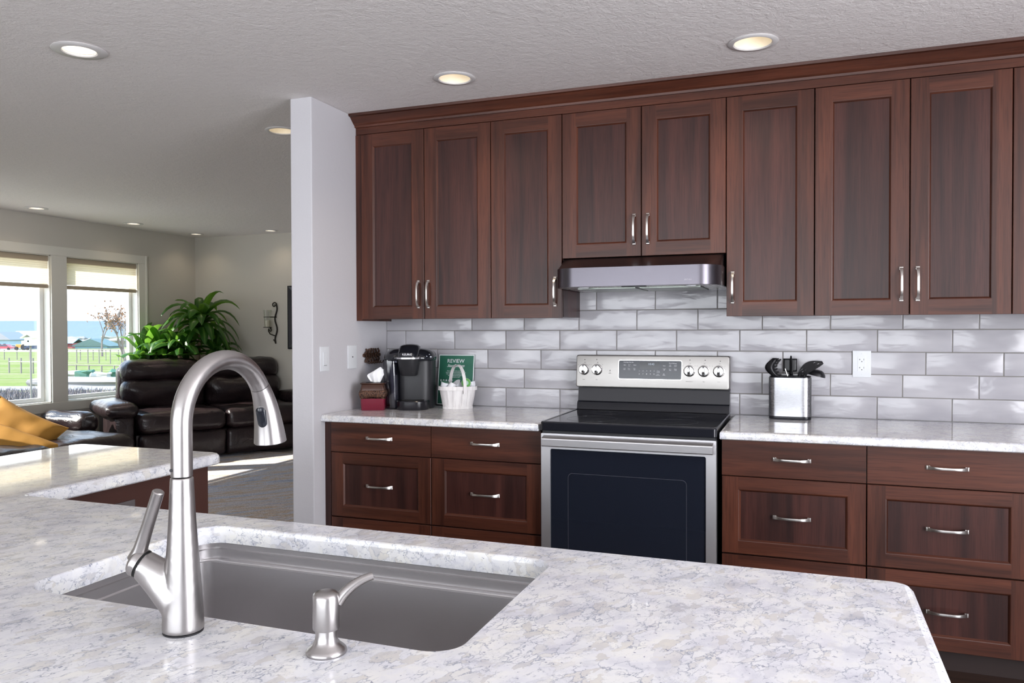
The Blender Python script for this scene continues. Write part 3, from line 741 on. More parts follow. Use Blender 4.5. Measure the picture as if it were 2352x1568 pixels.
for x in KX:
    z = 1.1295
    if kb is None:
        mb = MB().lathe([(.029, 0), (.0285, -.003), (.0245, -.0045), (.0235, -.014), (.0215, -.0165), (.001, -.017)], (0, 0, 0), 32, 'y')
        kb = mb.build('knob', M['chrome'], cp, world=False, smooth=True, angle=35, loc=(x - .394, PY(z) + .35, z), rot=(0, 0, 0))
        gb = MB(); gr = []
        for zz, w2, dd in ((-.0235, .0035, .019), (-.017, .0058, .030), (0, .0064, .033), (.017, .0058, .030), (.0235, .0035, .019)):
            gr.append([(-w2, -.012, zz), (-w2, -dd * .9, zz), (-w2 * .6, -dd, zz), (w2 * .6, -dd, zz), (w2, -dd * .9, zz), (w2, -.012, zz)])
        gb.loft(gr).build('grip', M['chrome'], kb, world=False, smooth=True, angle=30)
    else:
        k2 = dup_part(kb, cp, (x - .394, PY(z) + .35, z))
        for g2 in list(kb.children): dup_part(g2, k2)

# ---------------------------------------------------------------- hood
t = thing('range_hood', 'under-cabinet stainless steel range hood with rounded front corners', 'range hood', (.395, -.2, 1.53))
hc = [(.012, -.53, .001), (.7775, -.53, .001), (.7775, -.001, .001), (.012, -.001, .001)]
def hood_outline(ins=0):
    pts = []; cx0, cx1 = .118, .672; n = 10; yf = -.535 + ins
    for i in range(n + 1):
        a = PI + (PI / 2) * i / n; pts.append((cx0 + (cx0 - .014 - ins) * math.cos(a), -.415 + (-.415 - yf) * math.sin(a)))
    for i in range(n + 1):
        a = -PI / 2 + (PI / 2) * i / n; pts.append((cx1 + (.7765 - ins - cx1) * math.cos(a), -.415 + (-.415 - yf) * math.sin(a)))
    pts += [(.7765 - ins, -.0085), (.014 + ins, -.0085)]
    return pts
o0 = hood_outline(); o1 = hood_outline(.004)
mb = MB(); rs = [[(x, y, 1.5305) for x, y in o1], [(x, y, 1.532) for x, y in o0], [(x, y, 1.6185) for x, y in o0], [(x, y, 1.6205) for x, y in o1], [(x, max(y, -.332), 1.678) for x, y in o1]]
mb.loft(rs, cap=False); mb.poly([p[:2] for p in rs[-1]][:], 1.678) if False else None
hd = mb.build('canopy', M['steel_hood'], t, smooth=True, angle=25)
mb = MB(); mb.poly([p for p in hood_outline(.006)], 1.5315, True); mb.build('underside', M['steel'], t)
for x0, x1 in ((.11, .385), (.405, .68)):
    MB().box(x0, x1, -.42, -.10, 1.5255, 1.5312, .001).build('grease_filter', mat('filter_mesh', (.30, .33, .30), .35, .9), t)
for x in (.15, .64): MB().lathe([(.001, 1.527), (.024, 1.527), (.026, 1.5312)], (x, -.465, 0), 20).build('hood_light', M['white_plastic'], t)
MB().box(.34, .45, -.515, -.49, 1.5285, 1.5312, .001).build('switch_strip', M['black_matte'], t)
tm = text_mb([('BROAN', .640, 1.553, .009)]); MB().add([(v.x, -.5354 + v.y * .3, v.z) for v in tm.v], tm.f).build('logo_lettering', mat('pale_logo', (.50, .48, .53), .4), hd)

# ---------------------------------------------------------------- faucet
FX, FY, FZ = .300, -3.148, .914
t = thing('kitchen_faucet', 'brushed nickel pull-down kitchen faucet with a tall gooseneck behind the sink', 'faucet', (FX, FY, FZ))
mb = MB(); mb.lathe([(.0272, .0), (.0274, .0012), (.0268, .002)], (FX, FY, FZ), 36); mb.build('base_gasket', M['black_matte'], t, smooth=True)
prof = [(.0284, .0015), (.0282, .008), (.0272, .03), (.0255, .06), (.0233, .09), (.0210, .12), (.0190, .15), (.0174, .18), (.0163, .205), (.0158, .2185)]
rings = []
for r, h in prof: rings.append([(FX + r * math.cos(2 * PI * j / 36), FY + r * math.sin(2 * PI * j / 36), FZ + h) for j in range(36)])
body_mb = MB().loft(rings)
# side branch for the lever
hub_a, hub_b = Vector((FX + .002, FY, FZ + .062)), Vector((FX - .058, FY - .014, FZ + .092))
n = 12; rg = []; ax = (hub_b - hub_a).normalized(); s1 = ax.cross(Vector((0, 1, 0))).normalized(); s2v = ax.cross(s1)
for i in range(n + 1):
    u = i / n; c = hub_a.lerp(hub_b, u); flare = .0208
    up_f, dn_f = flare * .92 + .0, flare + .030 * (1 - u) ** 1.1
    ring = []
    for j in range(28):
        a = 2 * PI * j / 28; v = s1 * math.cos(a) + s2v * math.sin(a); rr2 = flare
        down = max(0, -v.z); rr2 = flare + (dn_f - flare) * down ** 1.4 * 1.15
        ring.append(c + v * rr2)
    rg.append(ring)
body_mb.loft(rg); o = body_mb.build('body', M['faucet'], t, smooth=True, merge=False)
md = o.modifiers.new('r', 'REMESH'); md.mode = 'VOXEL'; md.voxel_size = .0013; md.use_smooth_shade = True
md = o.modifiers.new('s', 'SMOOTH'); md.factor = .5; md.iterations = 45
gap_b = hub_b + ax * .0016
MB().tube([hub_b - ax * .001, gap_b + ax * .0006], .0198, 28).build('lever_gap', M['black_hole'], t)
n = 10; rg = []
for i in range(n + 1):
    u = i / n; c = gap_b + ax * (.0005 + .017 * u); r = .0208 * (1 - max(0, u - .45) ** 2 * 1.9) if u < 1 else .006
    rg.append([c + (s1 * math.cos(2 * PI * j / 28) + s2v * math.sin(2 * PI * j / 28)) * r for j in range(28)])
mb = MB().loft(rg)
lv0 = gap_b + ax * .008 + Vector((0, 0, .004)); lv1 = Vector((FX - .026, FY - .052, FZ + .2065)) if False else lv0 + Vector((.044, -.004, .100))
mb.tube([lv0, lv0.lerp(lv1, .15), lv0.lerp(lv1, .5), lv1 - (lv1 - lv0).normalized() * .0015, lv1], [.0135, .0098, .0085, .0082, .0068], 20)
mb.build('lever', M['faucet'], t, smooth=True, angle=40)
# gooseneck: straight riser and an arc towards the sink
path = [(0, 0, .2195), (0, 0, .25), (0, 0, .262)]; R = .0905; cz = .2790 + FZ - FZ
arc0 = .289
path = [(0, 0, .2195), (0, .0, .245), (0, .0, .27)]
for i in range(0, 25):
    a = PI - (PI * .835) * i / 24; path.append((0, R + R * math.cos(a), arc0 + R * math.sin(a) * 1.0))
gp = [Vector((FX, FY + y, FZ + z)) for x, y, z in path]
MB().tube(gp, .0147, 32).build('gooseneck', M['faucet'], t, smooth=True, angle=50)
MB().lathe([(.0001, -.0163), (.0022, -.0163), (.0022, -.0150)], (FX - .0052, FY + .0008, FZ + .229), 12, 'y').build('set_screw', M['black_matte'], t)
tip = gp[-1]; dr = (gp[-1] - gp[-2]).normalized()
def bez(p0, p1, p2, u): return p0 * (1 - u) ** 2 + p1 * 2 * u * (1 - u) + p2 * u * u
h0 = tip + dr * .001; h1 = tip + dr * .036; h2 = tip + dr * .030 + Vector((0, .010, -.067)); hp = []; hr = []
for i in range(15):
    u = i / 14; hp.append(bez(h0, h1, h2, u)); hr.append(.0150 + .0108 * u ** 1.2)
e0 = (hp[-1] - hp[-2]).normalized(); hp += [hp[-1] + e0 * .0012]; hr += [.0246]
MB().tube(hp, hr, 32).build('spray_head', M['faucet'], t, smooth=True, angle=50)
MB().tube([tip - dr * .0004, tip + dr * .0014], .0143, 28).build('joint_ring', M['black_hole'], t)
MB().tube([hp[-1] - e0 * .001, hp[-1] + e0 * .0008], .0220, 28).build('spray_face', M['black_matte'], t)
# toggle button on the head, facing the room
bc = hp[8]; tn = (hp[9] - hp[7]).normalized(); out_d = (CP - bc); out_d -= tn * out_d.dot(tn); out_d.normalize(); out_d = (Matrix.Rotation(math.radians(-28), 3, 'Z') @ out_d); out_d -= tn * out_d.dot(tn); out_d.normalize()
sd = tn.cross(out_d).normalized(); mb = MB(); rgs = []
for k, (sc, dd) in enumerate(((1.0, hr[8] - .004), (1.0, hr[8] + .0016), (.86, hr[8] + .0032), (.5, hr[8] + .0036))):
    ring = []
    for j in range(28):
        a = 2 * PI * j / 28; ex = math.cos(a) * .0080; ey = math.sin(a) * .0080 + (.0095 if math.sin(a) > 0 else -.0095)
        curve = -(ex * ex) / (2 * hr[8]) ; ring.append(bc + sd * ex * sc + tn * ey * sc + out_d * (dd + curve))
    rgs.append(ring)
mb.loft(rgs).build('spray_toggle', mat('toggle_plastic', (.010, .012, .018), .18), t, smooth=True)

# soap dispenser
SX, SY = .532, -3.141
t = thing('soap_dispenser', 'short brushed nickel soap dispenser beside the sink, spout curving up', 'soap dispenser', (SX, SY, .914))
MB().lathe([(.0262, 0), (.0268, .002), (.0262, .0045), (.0235, .0075), (.0185, .0115), (.0150, .017), (.0140, .024), (.0138, .0325)], (SX, SY, .914), 36).build('base', M['faucet'], t, smooth=True, angle=50)
mb = MB().lathe([(.0135, .0305), (.0170, .0318), (.0176, .0345), (.0176, .0735), (.0165, .0775), (.0135, .0800), (.007, .0812), (.0005, .0815)], (SX, SY, .914), 36)
mb.build('pump_head', M['faucet'], t, smooth=True, angle=35)
sp0 = Vector((SX + .011, SY + .010, .914 + .064)); pth = []; rd = []
for i in range(13):
    u = i / 12; q2 = bez(sp0, sp0 + Vector((.012, .011, .024)), sp0 + Vector((.035, .031, .030)), u); pth.append(q2); rd.append(.0080 - .0028 * u)
MB().tube(pth, rd, 16).build('spout', M['faucet'], t, smooth=True)

# ---------------------------------------------------------------- things on the counters
CT = .9143
def se(cx, cy, a, b2, z, p=3.2, n=36, rot=0):
    out = []
    for j in range(n):
        t2 = 2 * PI * j / n; c, s2 = math.cos(t2), math.sin(t2)
        x = a * math.copysign(abs(c) ** (2 / p), c); y = b2 * math.copysign(abs(s2) ** (2 / p), s2)
        out.append((cx + x * math.cos(rot) - y * math.sin(rot), cy + x * math.sin(rot) + y * math.cos(rot), z))
    return out
# coffee maker (local: front faces -y)
t = thing('coffee_maker', 'black pod coffee maker with silver band and smoky water tank', 'coffee maker', (-.882, -.232, CT), math.radians(20))
MB().loft([se(.030, .035, .096, .098, .0), se(.030, .035, .098, .100, .01), se(.030, .035, .100, .100, .15), se(.028, .035, .104, .102, .27)]).build('body', M['black_matte'], t, world=False, smooth=True)
MB().loft([se(.022, -.045, .086, .098, .0, 2.6), se(.022, -.045, .088, .100, .006, 2.6), se(.022, -.045, .088, .100, .044, 2.6), se(.022, -.045, .085, .097, .048, 2.6)]).build('drip_base', M['black_plastic'], t, world=False, smooth=True, angle=30)
MB().loft([se(.022, -.062, .060, .070, .0475, 2.3), se(.022, -.062, .060, .070, .0505, 2.3)]).build('drip_grate', M['black_hole'], t, world=False)
MB().loft([se(-.088, .02, .040, .10, .004), se(-.090, .02, .044, .105, .03), se(-.096, .02, .046, .112, .25), se(-.096, .02, .046, .112, .262)]).build('water_tank', M['smoke'], t, world=False, smooth=True)
MB().loft([se(-.083, .03, .026, .08, .004), se(-.088, .03, .030, .088, .24)]).build('tank_core', mat('tank_core', (.10, .10, .12), .4), t, world=False, smooth=True)
MB().loft([se(.0, .012, .134, .128, .258, 3), se(.0, .012, .139, .134, .268, 3), se(.0, .014, .138, .134, .285, 2.8), se(.0, .018, .128, .124, .303, 2.6), se(.0, .022, .106, .105, .317, 2.4), se(.0, .03, .06, .08, .325, 2.2)]).build('housing', M['black_gloss'], t, world=False, smooth=True, angle=60)
MB().loft([se(.004, -.085, .038, .040, .180, 2.4), se(.004, -.085, .045, .046, .186, 2.4), se(.004, -.085, .058, .062, .255, 2.4), se(.004, -.085, .060, .066, .27, 2.4)]).build('pod_holder', M['black_matte'], t, world=False, smooth=True, angle=40)
MB().loft([se(.004, -.075, .0665, .084, .268, 2.8), se(.004, -.075, .068, .086, .270, 2.8), se(.004, -.075, .068, .086, .2775, 2.8), se(.004, -.07, .066, .080, .283, 2.8)]).build('silver_band', mat('silver_plastic', (.62, .62, .64), .25, .9), t, world=False, smooth=True, angle=40)
MB().loft([se(.004, -.066, .060, .091, .280, 3.2), se(.004, -.063, .060, .093, .290, 3.2), se(.004, -.058, .059, .090, .303, 3.0), se(.004, -.05, .058, .083, .309, 2.6), se(.004, -.035, .058, .078, .322, 2.5), se(.004, -.025, .052, .068, .336, 2.4), se(.004, -.018, .038, .050, .343, 2.2), se(.004, -.015, .018, .026, .346, 2)]).build('lid', M['black_gloss'], t, world=False, smooth=True, angle=60)
tm = text_mb([('KEURIG', .005, .2935, .0150)], .0006); MB().add([(v.x, -.1572 + v.y + (v.x - .005) ** 2 * 2.5 + (v.z - .2935) * .25, v.z) for v in tm.v], tm.f).build('logo_lettering', M['print_white'], t, world=False)
mb = MB()
for x, z, r in ((.098, .282, .0055), (.119, .279, .0065), (.113, .292, .003)): 
    mb = MB().lathe([(r, -.1015), (r, -.104), (r * .7, -.1045)], (x, .0 + (.022 if x > .11 else .006), z), 14, 'y', sy=.6); mb.build('button', mat('button_silver', (.35, .36, .4), .3, .6), t, world=False)
MB().tube([(-.06, .11, .10), (-.11, .135, .095), (-.155, .13, .06), (-.165, .10, .012), (-.14, .09, .006), (-.09, .11, .006)], .0042, 8).build('power_cord', M['black_plastic'], t, world=False, smooth=True)

# tissue box cover
t = thing('tissue_box_cover', 'red lacquer tissue box cover with an ornate bronze collar', 'tissue box', (-1.032, -.362, CT), math.radians(24))
sq = lambda h, z, p=9: se(0, 0, h, h, z, p, 40)
MB().loft([sq(.061, 0), sq(.0625, .003), sq(.066, .080)]).build('box', mat('red_lacquer', (.16, .012, .030), .18), t, world=False, smooth=True)
BR = mat('bronze_ornament', (.10, .055, .035), .38, .55)
vv = coords(BR); nn = noisef(BR, vv, 190, 3, .6); L(BR, ramp(BR, nn, [(.42, (.020, .009, .007)), (.64, (.20, .10, .06))]), B(BR).inputs['Base Color']); bump(BR, nn, .9, .004)
rs = []
for j, (h, z) in enumerate(((.066, .072), (.070, .078), (.0735, .084), (.0745, .092), (.071, .101), (.067, .106))):
    ring = []
    for q2 in sq(h, z):
        ang = math.atan2(q2[1], q2[0]); zz = q2[2] - (.013 * abs(math.sin(ang * 6)) if j < 2 else 0) + .0
        ring.append((q2[0], q2[1], zz))
    rs.append(ring)
MB().loft(rs).build('ornate_collar', BR, t, world=False, smooth=True)
MB().loft([sq(.0665, .100), sq(.0655, .114), sq(.0620, .126), sq(.060, .134), sq(.066, .139), sq(.067, .142), sq(.066, .1435)]).build('top_rim', mat('bronze_cove', (.055, .022, .014), .16, .2), t, world=False, smooth=True, angle=50)
MB().loft([se(0, 0, .042, .024, .1438, 2.2), se(0, 0, .042, .024, .1442, 2.2)]).build('slot', M['black_hole'], t, world=False)
TS = mat('tissue_paper', (.86, .86, .87), .8)
P = {}
def tissue(u, v):
    wd = .022 + .022 * math.sin(min(1, v * 1.5) * PI / 2) - .030 * max(0, v - .62) / .38
    x = (u - .5) * 2 * wd + .006 + .036 * max(0, v - .45) ** 1.5 * 2.2
    y = .010 * math.sin(u * 9 + v * 2) * (1 - v * .5) + (.018 * (v - .5) if v > .5 else 0)
    z = .142 + .072 * v - .012 * (u - .5) * (1 - v) + .010 * math.sin(u * 5) * v + .014 * v * (u - .3)
    return (x, y, z)
nu, nv = 14, 14; mb = MB(); mb.add([tissue(i / nu, j / nv) for j in range(nv + 1) for i in range(nu + 1)], [(j * (nu + 1) + i, j * (nu + 1) + i + 1, (j + 1) * (nu + 1) + i + 1, (j + 1) * (nu + 1) + i) for j in range(nv) for i in range(nu)])
o = mb.build('tissue', TS, t, world=False); md = o.modifiers.new('s', 'SOLIDIFY'); md.thickness = .0008

# review card in a clear stand
t = thing('sign_holder', 'green review card in a clear acrylic stand leaning on the tiles', 'sign', (-.706, -.045, CT))
TL = math.radians(7.5)
def lean(p): x, y, z = p; return (x, y * math.cos(TL) + z * math.sin(TL), z * math.cos(TL) - y * math.sin(TL))
def leaned(mb, nm, m, par=None, **k): mb.v = [Vector(lean(v)) for v in mb.v]; return mb.build(nm, m, par or t, world=False, **k)
leaned(MB().box(-.1125, .1125, -.0035, .0, .0, .288, .001), 'acrylic_stand', M['acrylic'])
MB().box(-.1125, .1125, -.03, .02, 0, .003, .001).build('stand_foot', M['acrylic'], t, world=False)
card = leaned(MB().box(-.108, .108, -.0043, -.0037, .005, .284), 'paper_card', mat('card_white', (.80, .84, .84), .6))
leaned(MB().box(-.1035, .1035, -.0047, -.0044, .0095, .2795), 'green_print', mat('card_green', (.022, .135, .085), .5), card)
tm = text_mb([('REVIEW', -.004, .248, .030), ('Star Ratings', -.004, .222, .022, 'CENTER', .45)] + [(s2, .0, .193 - .0085 * i, .0066) for i, s2 in enumerate(('Please leave us a review and let us know', 'how we did, your kind words help our home', 'find new guests and we would love to hear', 'about the time you have spent here', 'thank you so much'))], .00015)
mb = MB().add([(v.x, v.y - .0050, v.z) for v in tm.v], tm.f)
for k in range(5):
    cx, cz = -.089 + k * .0165, .140; pts = [(cx + (.0075 if j % 2 == 0 else .0031) * math.sin(PI * j / 5), -.0050, cz + (.0075 if j % 2 == 0 else .0031) * math.cos(PI * j / 5)) for j in range(10)]
    mb.add([(cx, -.0050, cz)] + pts, [(0, j + 1, (j + 1) % 10 + 1) for j in range(10)])
leaned(mb, 'card_lettering', M['print_white'], card)

# basket
t = thing('splint_basket', 'small white wooden splint basket with arched handle holding coffee pods', 'basket', (-.632, -.165, CT), math.radians(22))
WW = mat('white_washed_wood', (.78, .76, .75), .7); vv = coords(WW, (1, 1, .1)); L(WW, ramp(WW, noisef(WW, vv, 60, 3), [(.3, (.66, .63, .63)), (.6, (.82, .80, .79))]), B(WW).inputs['Base Color'])
mb = MB(); NS = 18
def bo(a, z):
    f = .76 + .24 * min(1, z / .118) ** .8; return Vector((.099 * f * math.copysign(abs(math.cos(a)) ** .75, math.cos(a)), .066 * f * math.copysign(abs(math.sin(a)) ** .75, math.sin(a)), z))
for k in range(NS):
    a0_, a1_ = 2 * PI * (k + .015) / NS, 2 * PI * (k + .985) / NS; rs = []
    for z in (.002, .03, .06, .09, .118):
        p, q2 = bo(a0_, z), bo(a1_, z); mid = (p + q2) / 2; nn_ = Vector((mid.x, mid.y, 0)).normalized() * .0022
        rs.append([p - nn_ * .2, mid + nn_, q2 - nn_ * .2, mid - nn_ * .4])
    mb.loft(rs)
mb.build('splints', WW, t, world=False, smooth=True)
def hoop(z0, z1, off, nm, thick=.003):
    rs = []
    N2 = 48
    mb = MB(); prof_ = [(off, z0), (off, z1), (off - thick, z1), (off - thick, z0)]
    rings = []
    for j in range(N2):
        a = 2 * PI * j / N2; base_ = bo(a, .118 if z0 > .08 else .01); d2 = Vector((base_.x, base_.y, 0)).normalized()
        rings.append([Vector((base_.x, base_.y, 0)) + d2 * o_ + Vector((0, 0, z)) for o_, z in prof_])
    rings.append(rings[0]); mb.loft(rings, cap=False); mb.build(nm, WW, t, world=False)
hoop(.100, .120, .0055, 'rim_band'); hoop(0, .012, .003, 'foot_band')
MB().loft([[tuple(bo(2 * PI * j / 30, .006).xy * .97) + (z,) for j in range(30)] for z in (.004, .008)]).build('floor_board', WW, t, world=False)
pth = []
for i in range(25):
    a = PI * i / 24; pth.append((-.045 + .088 * (1 - math.cos(a)) / 2, .074 * math.cos(a), .082 + .152 * math.sin(a) ** .8))
mb = MB(); rs = []
for i, q2 in enumerate(pth):
    q2 = Vector(q2); tg = (Vector(pth[min(i + 1, 24)]) - Vector(pth[max(i - 1, 0)])).normalized(); sd = Vector((1, .3, 0)).normalized(); sd = (sd - tg * sd.dot(tg)).normalized(); nr = tg.cross(sd)
    rs.append([q2 + sd * .0085 + nr * .0012, q2 - sd * .0085 + nr * .0012, q2 - sd * .0085 - nr * .0012, q2 + sd * .0085 - nr * .0012])
mb.loft(rs).build('handle', WW, t, world=False, smooth=True)
# coffee pods resting in it
PC = mat('pod_plastic', (.80, .81, .84), .3); GL = mat('green_foil', (.10, .36, .06), .35); DG = mat('dark_green_foil', (.03, .16, .09), .35); BL = mat('blue_foil', (.20, .24, .46), .35)
pods = [(-.070, -.012, .110, (2, 18, 0), DG, 'white coffee pod at the basket end nearest the coffee maker, lid up'), (-.032, -.034, .104, (165, 25, 10), DG, 'white coffee pod turned upside down at the front of the basket'),
        (.004, -.004, .110, (35, -25, 0), PC, 'plain white coffee pod in the middle of the basket behind the handle'), (.046, -.022, .122, (78, 0, 24), GL, 'coffee pod with a bright green round lid facing out'),
        (.076, .006, .108, (0, -14, 0), BL, 'white coffee pod with blue lid at the basket end nearest the range')]
ca, sa = math.cos(math.radians(22)), math.sin(math.radians(22))
for x, y, z, r, lm, lb in pods:
    pl = Vector((-.632 + x * ca - y * sa, -.165 + x * sa + y * ca, CT + z + .012))
    p = thing('coffee_pod', lb, 'coffee pod', pl, 0, 'coffee pods in the basket'); p.rotation_euler = [math.radians(q2) for q2 in r]
    MB().lathe([(.017, -.022), (.0175, -.021), (.0225, .019), (.0255, .0195), (.0255, .021)], (0, 0, 0), 24).build('cup', PC, p, world=False, smooth=True, angle=30)
    MB().lathe([(.0248, .0210), (.0248, .0216), (.001, .0218)], (0, 0, 0), 24).build('foil_lid', lm, p, world=False)
    if lm is GL: MB().lathe([(.013, .0218), (.013, .0222), (.001, .0223)], (0, 0, 0), 20).build('lid_emblem', mat('pale_green_print', (.45, .66, .55), .4), p, world=False)

# wall hooks
t = thing('wall_hook_rack', 'small bronze wall rack of twisted scroll hooks', 'hook rack', (-1.156, -.180, 1.197), PI / 2)
mb = MB()
MB().box(-.078, .078, -.006, -.0005, -.012, .012, .003).build('back_bar', BR, t, world=False)
for k in range(6):
    x = -.066 + k * .0264
    pth = [(x - .004 + .006 * math.sin(i * 1.1 + k), -.010 - .003 * math.sin(i * .9), .036 - .0066 * i) for i in range(12)]
    MB().tube(pth, [.0034 + .0028 * abs(math.sin(i * 1.3 + k)) for i in range(12)], 8).build('scroll', BR, t, world=False, smooth=True)
    hk = [(x, -.010, -.030), (x + .002, -.016, -.042), (x + .004, -.028, -.046), (x + .004, -.036, -.038), (x + .003, -.038, -.030)]
    MB().tube(hk, .0028, 8).build('hook', BR, t, world=False, smooth=True)
for x in (-.082, .082): MB().lathe([(.001, -.012), (.009, -.010), (.010, -.001)], (x, 0, 0), 8, 'y').build('end_rosette', BR, t, world=False, smooth=True)

# utensil holder and what stands in it
UX, UY = 1.054, -.098
t = thing('utensil_holder', 'brushed steel utensil holder with black base on the long counter', 'utensil holder', (UX, UY, CT))
se2 = lambda a, b2, z, p=4.5: [(UX + x, UY + y, CT + z2) for x, y, z2 in se(0, 0, a, b2, z, p, 44)]
MB().loft([se2(.094, .056, .0), se2(.0945, .0565, .002), se2(.0945, .0565, .012), se2(.0925, .0545, .014)]).build('base', M['black_plastic'], t, smooth=True, angle=30)
MB().loft([se2(.0905, .0525, .012), se2(.0905, .0525, .197), se2(.088, .050, .197), se2(.088, .050, .03)]).build('shell', steel('holder_steel', (.42, .42, .44), .26, (.7, 1, 30), .02), t, smooth=True, angle=30)
MB().loft([se2(.092, .054, .194), se2(.0925, .0545, .199), se2(.089, .051, .2005), se2(.086, .048, .1985), se2(.085, .047, .15)], cap=False).build('rim', M['black_plastic'], t, smooth=True, angle=40)
for s2 in (-1, 1):
    MB().tube([(UX + s2 * .0885, UY - .03, CT + z) for z in (.014, .195)], (.0052), 10).build('corner_strip', M['black_plastic'], t, smooth=True)
NY = mat('black_nylon', (.008, .008, .010), .38)
def W3(x, y, z): return Vector((UX + x, UY + y, CT + z))
def sheet(name, label, cat, base_, grid, thick, stem, mat_=NY, grp='black nylon cooking utensils'):
    tt = thing(name, label, cat, base_, 0, grp)
    nu = len(grid[0]); nv = len(grid)
    mb = MB().add([p for row in grid for p in row], [(j * nu + i, j * nu + i + 1, (j + 1) * nu + i + 1, (j + 1) * nu + i) for j in range(nv - 1) for i in range(nu - 1) if grid[j][i] is not None])
    o = mb.build('head', mat_, tt, smooth=True); md = o.modifiers.new('s', 'SOLIDIFY'); md.thickness = thick; md.offset = 0
    MB().tube(stem[0], stem[1], 10).build('shaft', NY, tt, smooth=True)
    return tt
# pasta server: curved bowl with teeth
c0_, c1_ = W3(-.045, .0, .03), W3(-.058, -.006, .205)
g = []
for j in range(13):
    v = j / 12; ctr = W3(-.060 - .030 * math.sin(v * PI) * .9 - .006 * v, -.012, .195 + .088 * v); row = []
    hw = .026 * math.sin(PI * min(1, .12 + v * .86)) + .003
    for i in range(9):
        u = i / 8 * 2 - 1; row.append(ctr + Vector((u * hw * .45 + .016 * (1 - u * u), -hw * u * .9, 0)) + Vector((-.010 * (u * u), 0, 0)))
    g.append(row)
tt = sheet('pasta_server', 'black pasta server with toothed rim standing in the utensil holder', 'kitchen utensil', W3(-.06, 0, .03), g, .004, ([c0_, W3(-.052, -.002, .12), c1_], [.005, .0055, .008]))
for k in range(6):
    v = .1 + .155 * k; p = W3(-.060 - .030 * math.sin(v * PI) * .9 + .016, -.016 - .004 * (k % 2), .195 + .088 * v)
    MB().tube([p - Vector((.006, 0, 0)), p + Vector((.007, 0, .0)), p + Vector((.014, 0, .003 + .001 * k))], [.0062, .0055, .003], 8).build('tooth', NY, tt, smooth=True)
# spatula and whisk-like masher in the middle
g = []
for j in range(8):
    v = j / 7; row = []
    for i in range(9):
        u = i / 8 * 2 - 1; row.append(W3(.0 + u * .030, -.006 + .004 * u * u, .218 + .064 * v + .004 * abs(u) * (1 - v)))
    g.append(row)
sheet('spatula', 'black square-headed spatula in the middle of the utensil holder', 'kitchen utensil', W3(0, 0, .03), g, .003, ([W3(.008, .0, .03), W3(.004, 0, .14), W3(.0, -.004, .228)], [.005, .005, .006]))
g = []
for j in range(9):
    v = j / 8; hw = .013 * math.sin(PI * (.25 + .70 * v)) + .001; row = []
    for i in range(5):
        u = i / 4 * 2 - 1; row.append(W3(.004 + u * hw * .6, -.016 - u * hw, .204 + .092 * v))
    g.append(row)
sheet('turner', 'narrow black turner standing edge-on in front of the square spatula', 'kitchen utensil', W3(.01, -.01, .03), g, .003, ([W3(.022, .0, .03), W3(.014, -.006, .13), W3(.006, -.014, .215)], [.0045, .0045, .006]))
MK = thing('thin_steel_spoon', 'thin steel handle leaning in the utensil holder below the spatula', 'kitchen utensil', W3(-.01, -.02, .03))
MB().tube([W3(.02, -.01, .03), W3(-.010, -.022, .198), W3(-.022, -.026, .235)], [.002, .0022, .0022], 8).build('shaft', M['chrome'], MK, smooth=True)
# slotted skimmer: leaf shape with real slots
e1 = Vector((.86, -.1, .50)).normalized(); e2 = Vector((-.45, -.25, .80)).normalized(); og = W3(.038, -.012, .205)
tt = thing('slotted_skimmer', 'black slotted skimmer leaning out of the utensil holder towards the outlet', 'kitchen utensil', W3(.03, 0, .03), 0, 'black nylon cooking utensils')
def leafp(u, v): return og + e1 * (u * .122) + e2 * (v + .012 * math.sin(u * PI)) + Vector((0, -.3 * v * v, 0))
hwf = lambda u: .0235 * math.sin(PI * min(1, (.09 + u * .86))) ** .8 + .001
outl = [(u / 20, -hwf(u / 20)) for u in range(21)] + [(u / 20, hwf(u / 20)) for u in range(20, -1, -1)]
hl = []
for i in range(6):
    for j in (-1, 0, 1):
        u = .20 + i * .125 + j * .025; v = j * .0118
        if abs(v) + .006 < hwf(u): hl.append([(u - .034, v - .0030), (u - .034, v + .0030), (u + .034, v + .0030), (u + .034, v - .0030)])
tmp = MB(); tmp.poly([(a * .1, b2) for a, b2 in outl], 0, False, [[(a * .1, b2) for a, b2 in h] for h in hl])
o = MB().add([leafp(v.x / .1, v.y) for v in tmp.v], tmp.f).build('head', NY, tt); md = o.modifiers.new('s', 'SOLIDIFY'); md.thickness = .003; md.offset = 0
MB().tube([W3(.02, .0, .03), W3(.032, -.004, .15), W3(.044, -.010, .208)], [.005, .0055, .010], 10).build('shaft', NY, tt, smooth=True)
# ladle: hollow bowl lying out over the holder side
tt = thing('ladle', 'black ladle with its bowl hanging past the utensil holder edge', 'kitchen utensil', W3(.05, .01, .03), 0, 'black nylon cooking utensils')
mb = MB().lathe([(.001, .026), (.016, .0245), (.028, .018), (.036, .006), (.038, -.004), (.0355, -.004), (.033, .006), (.025, .0155), (.001, .0225)], (0, 0, 0), 28)
mb.xf(Matrix.Translation(W3(.118, .0, .206)) @ Matrix.Rotation(math.radians(14), 4, 'Y')); mb.build('head', NY, tt, smooth=True, angle=60)
MB().tube([W3(.04, .005, .03), W3(.058, .004, .16), W3(.066, .003, .212), W3(.086, .001, .222), W3(.10, 0, .222)], [.005, .0055, .009, .009, .007], 10).build('shaft', NY, tt, smooth=True)

# ---------------------------------------------------------------- living room
LEA = M['leather']
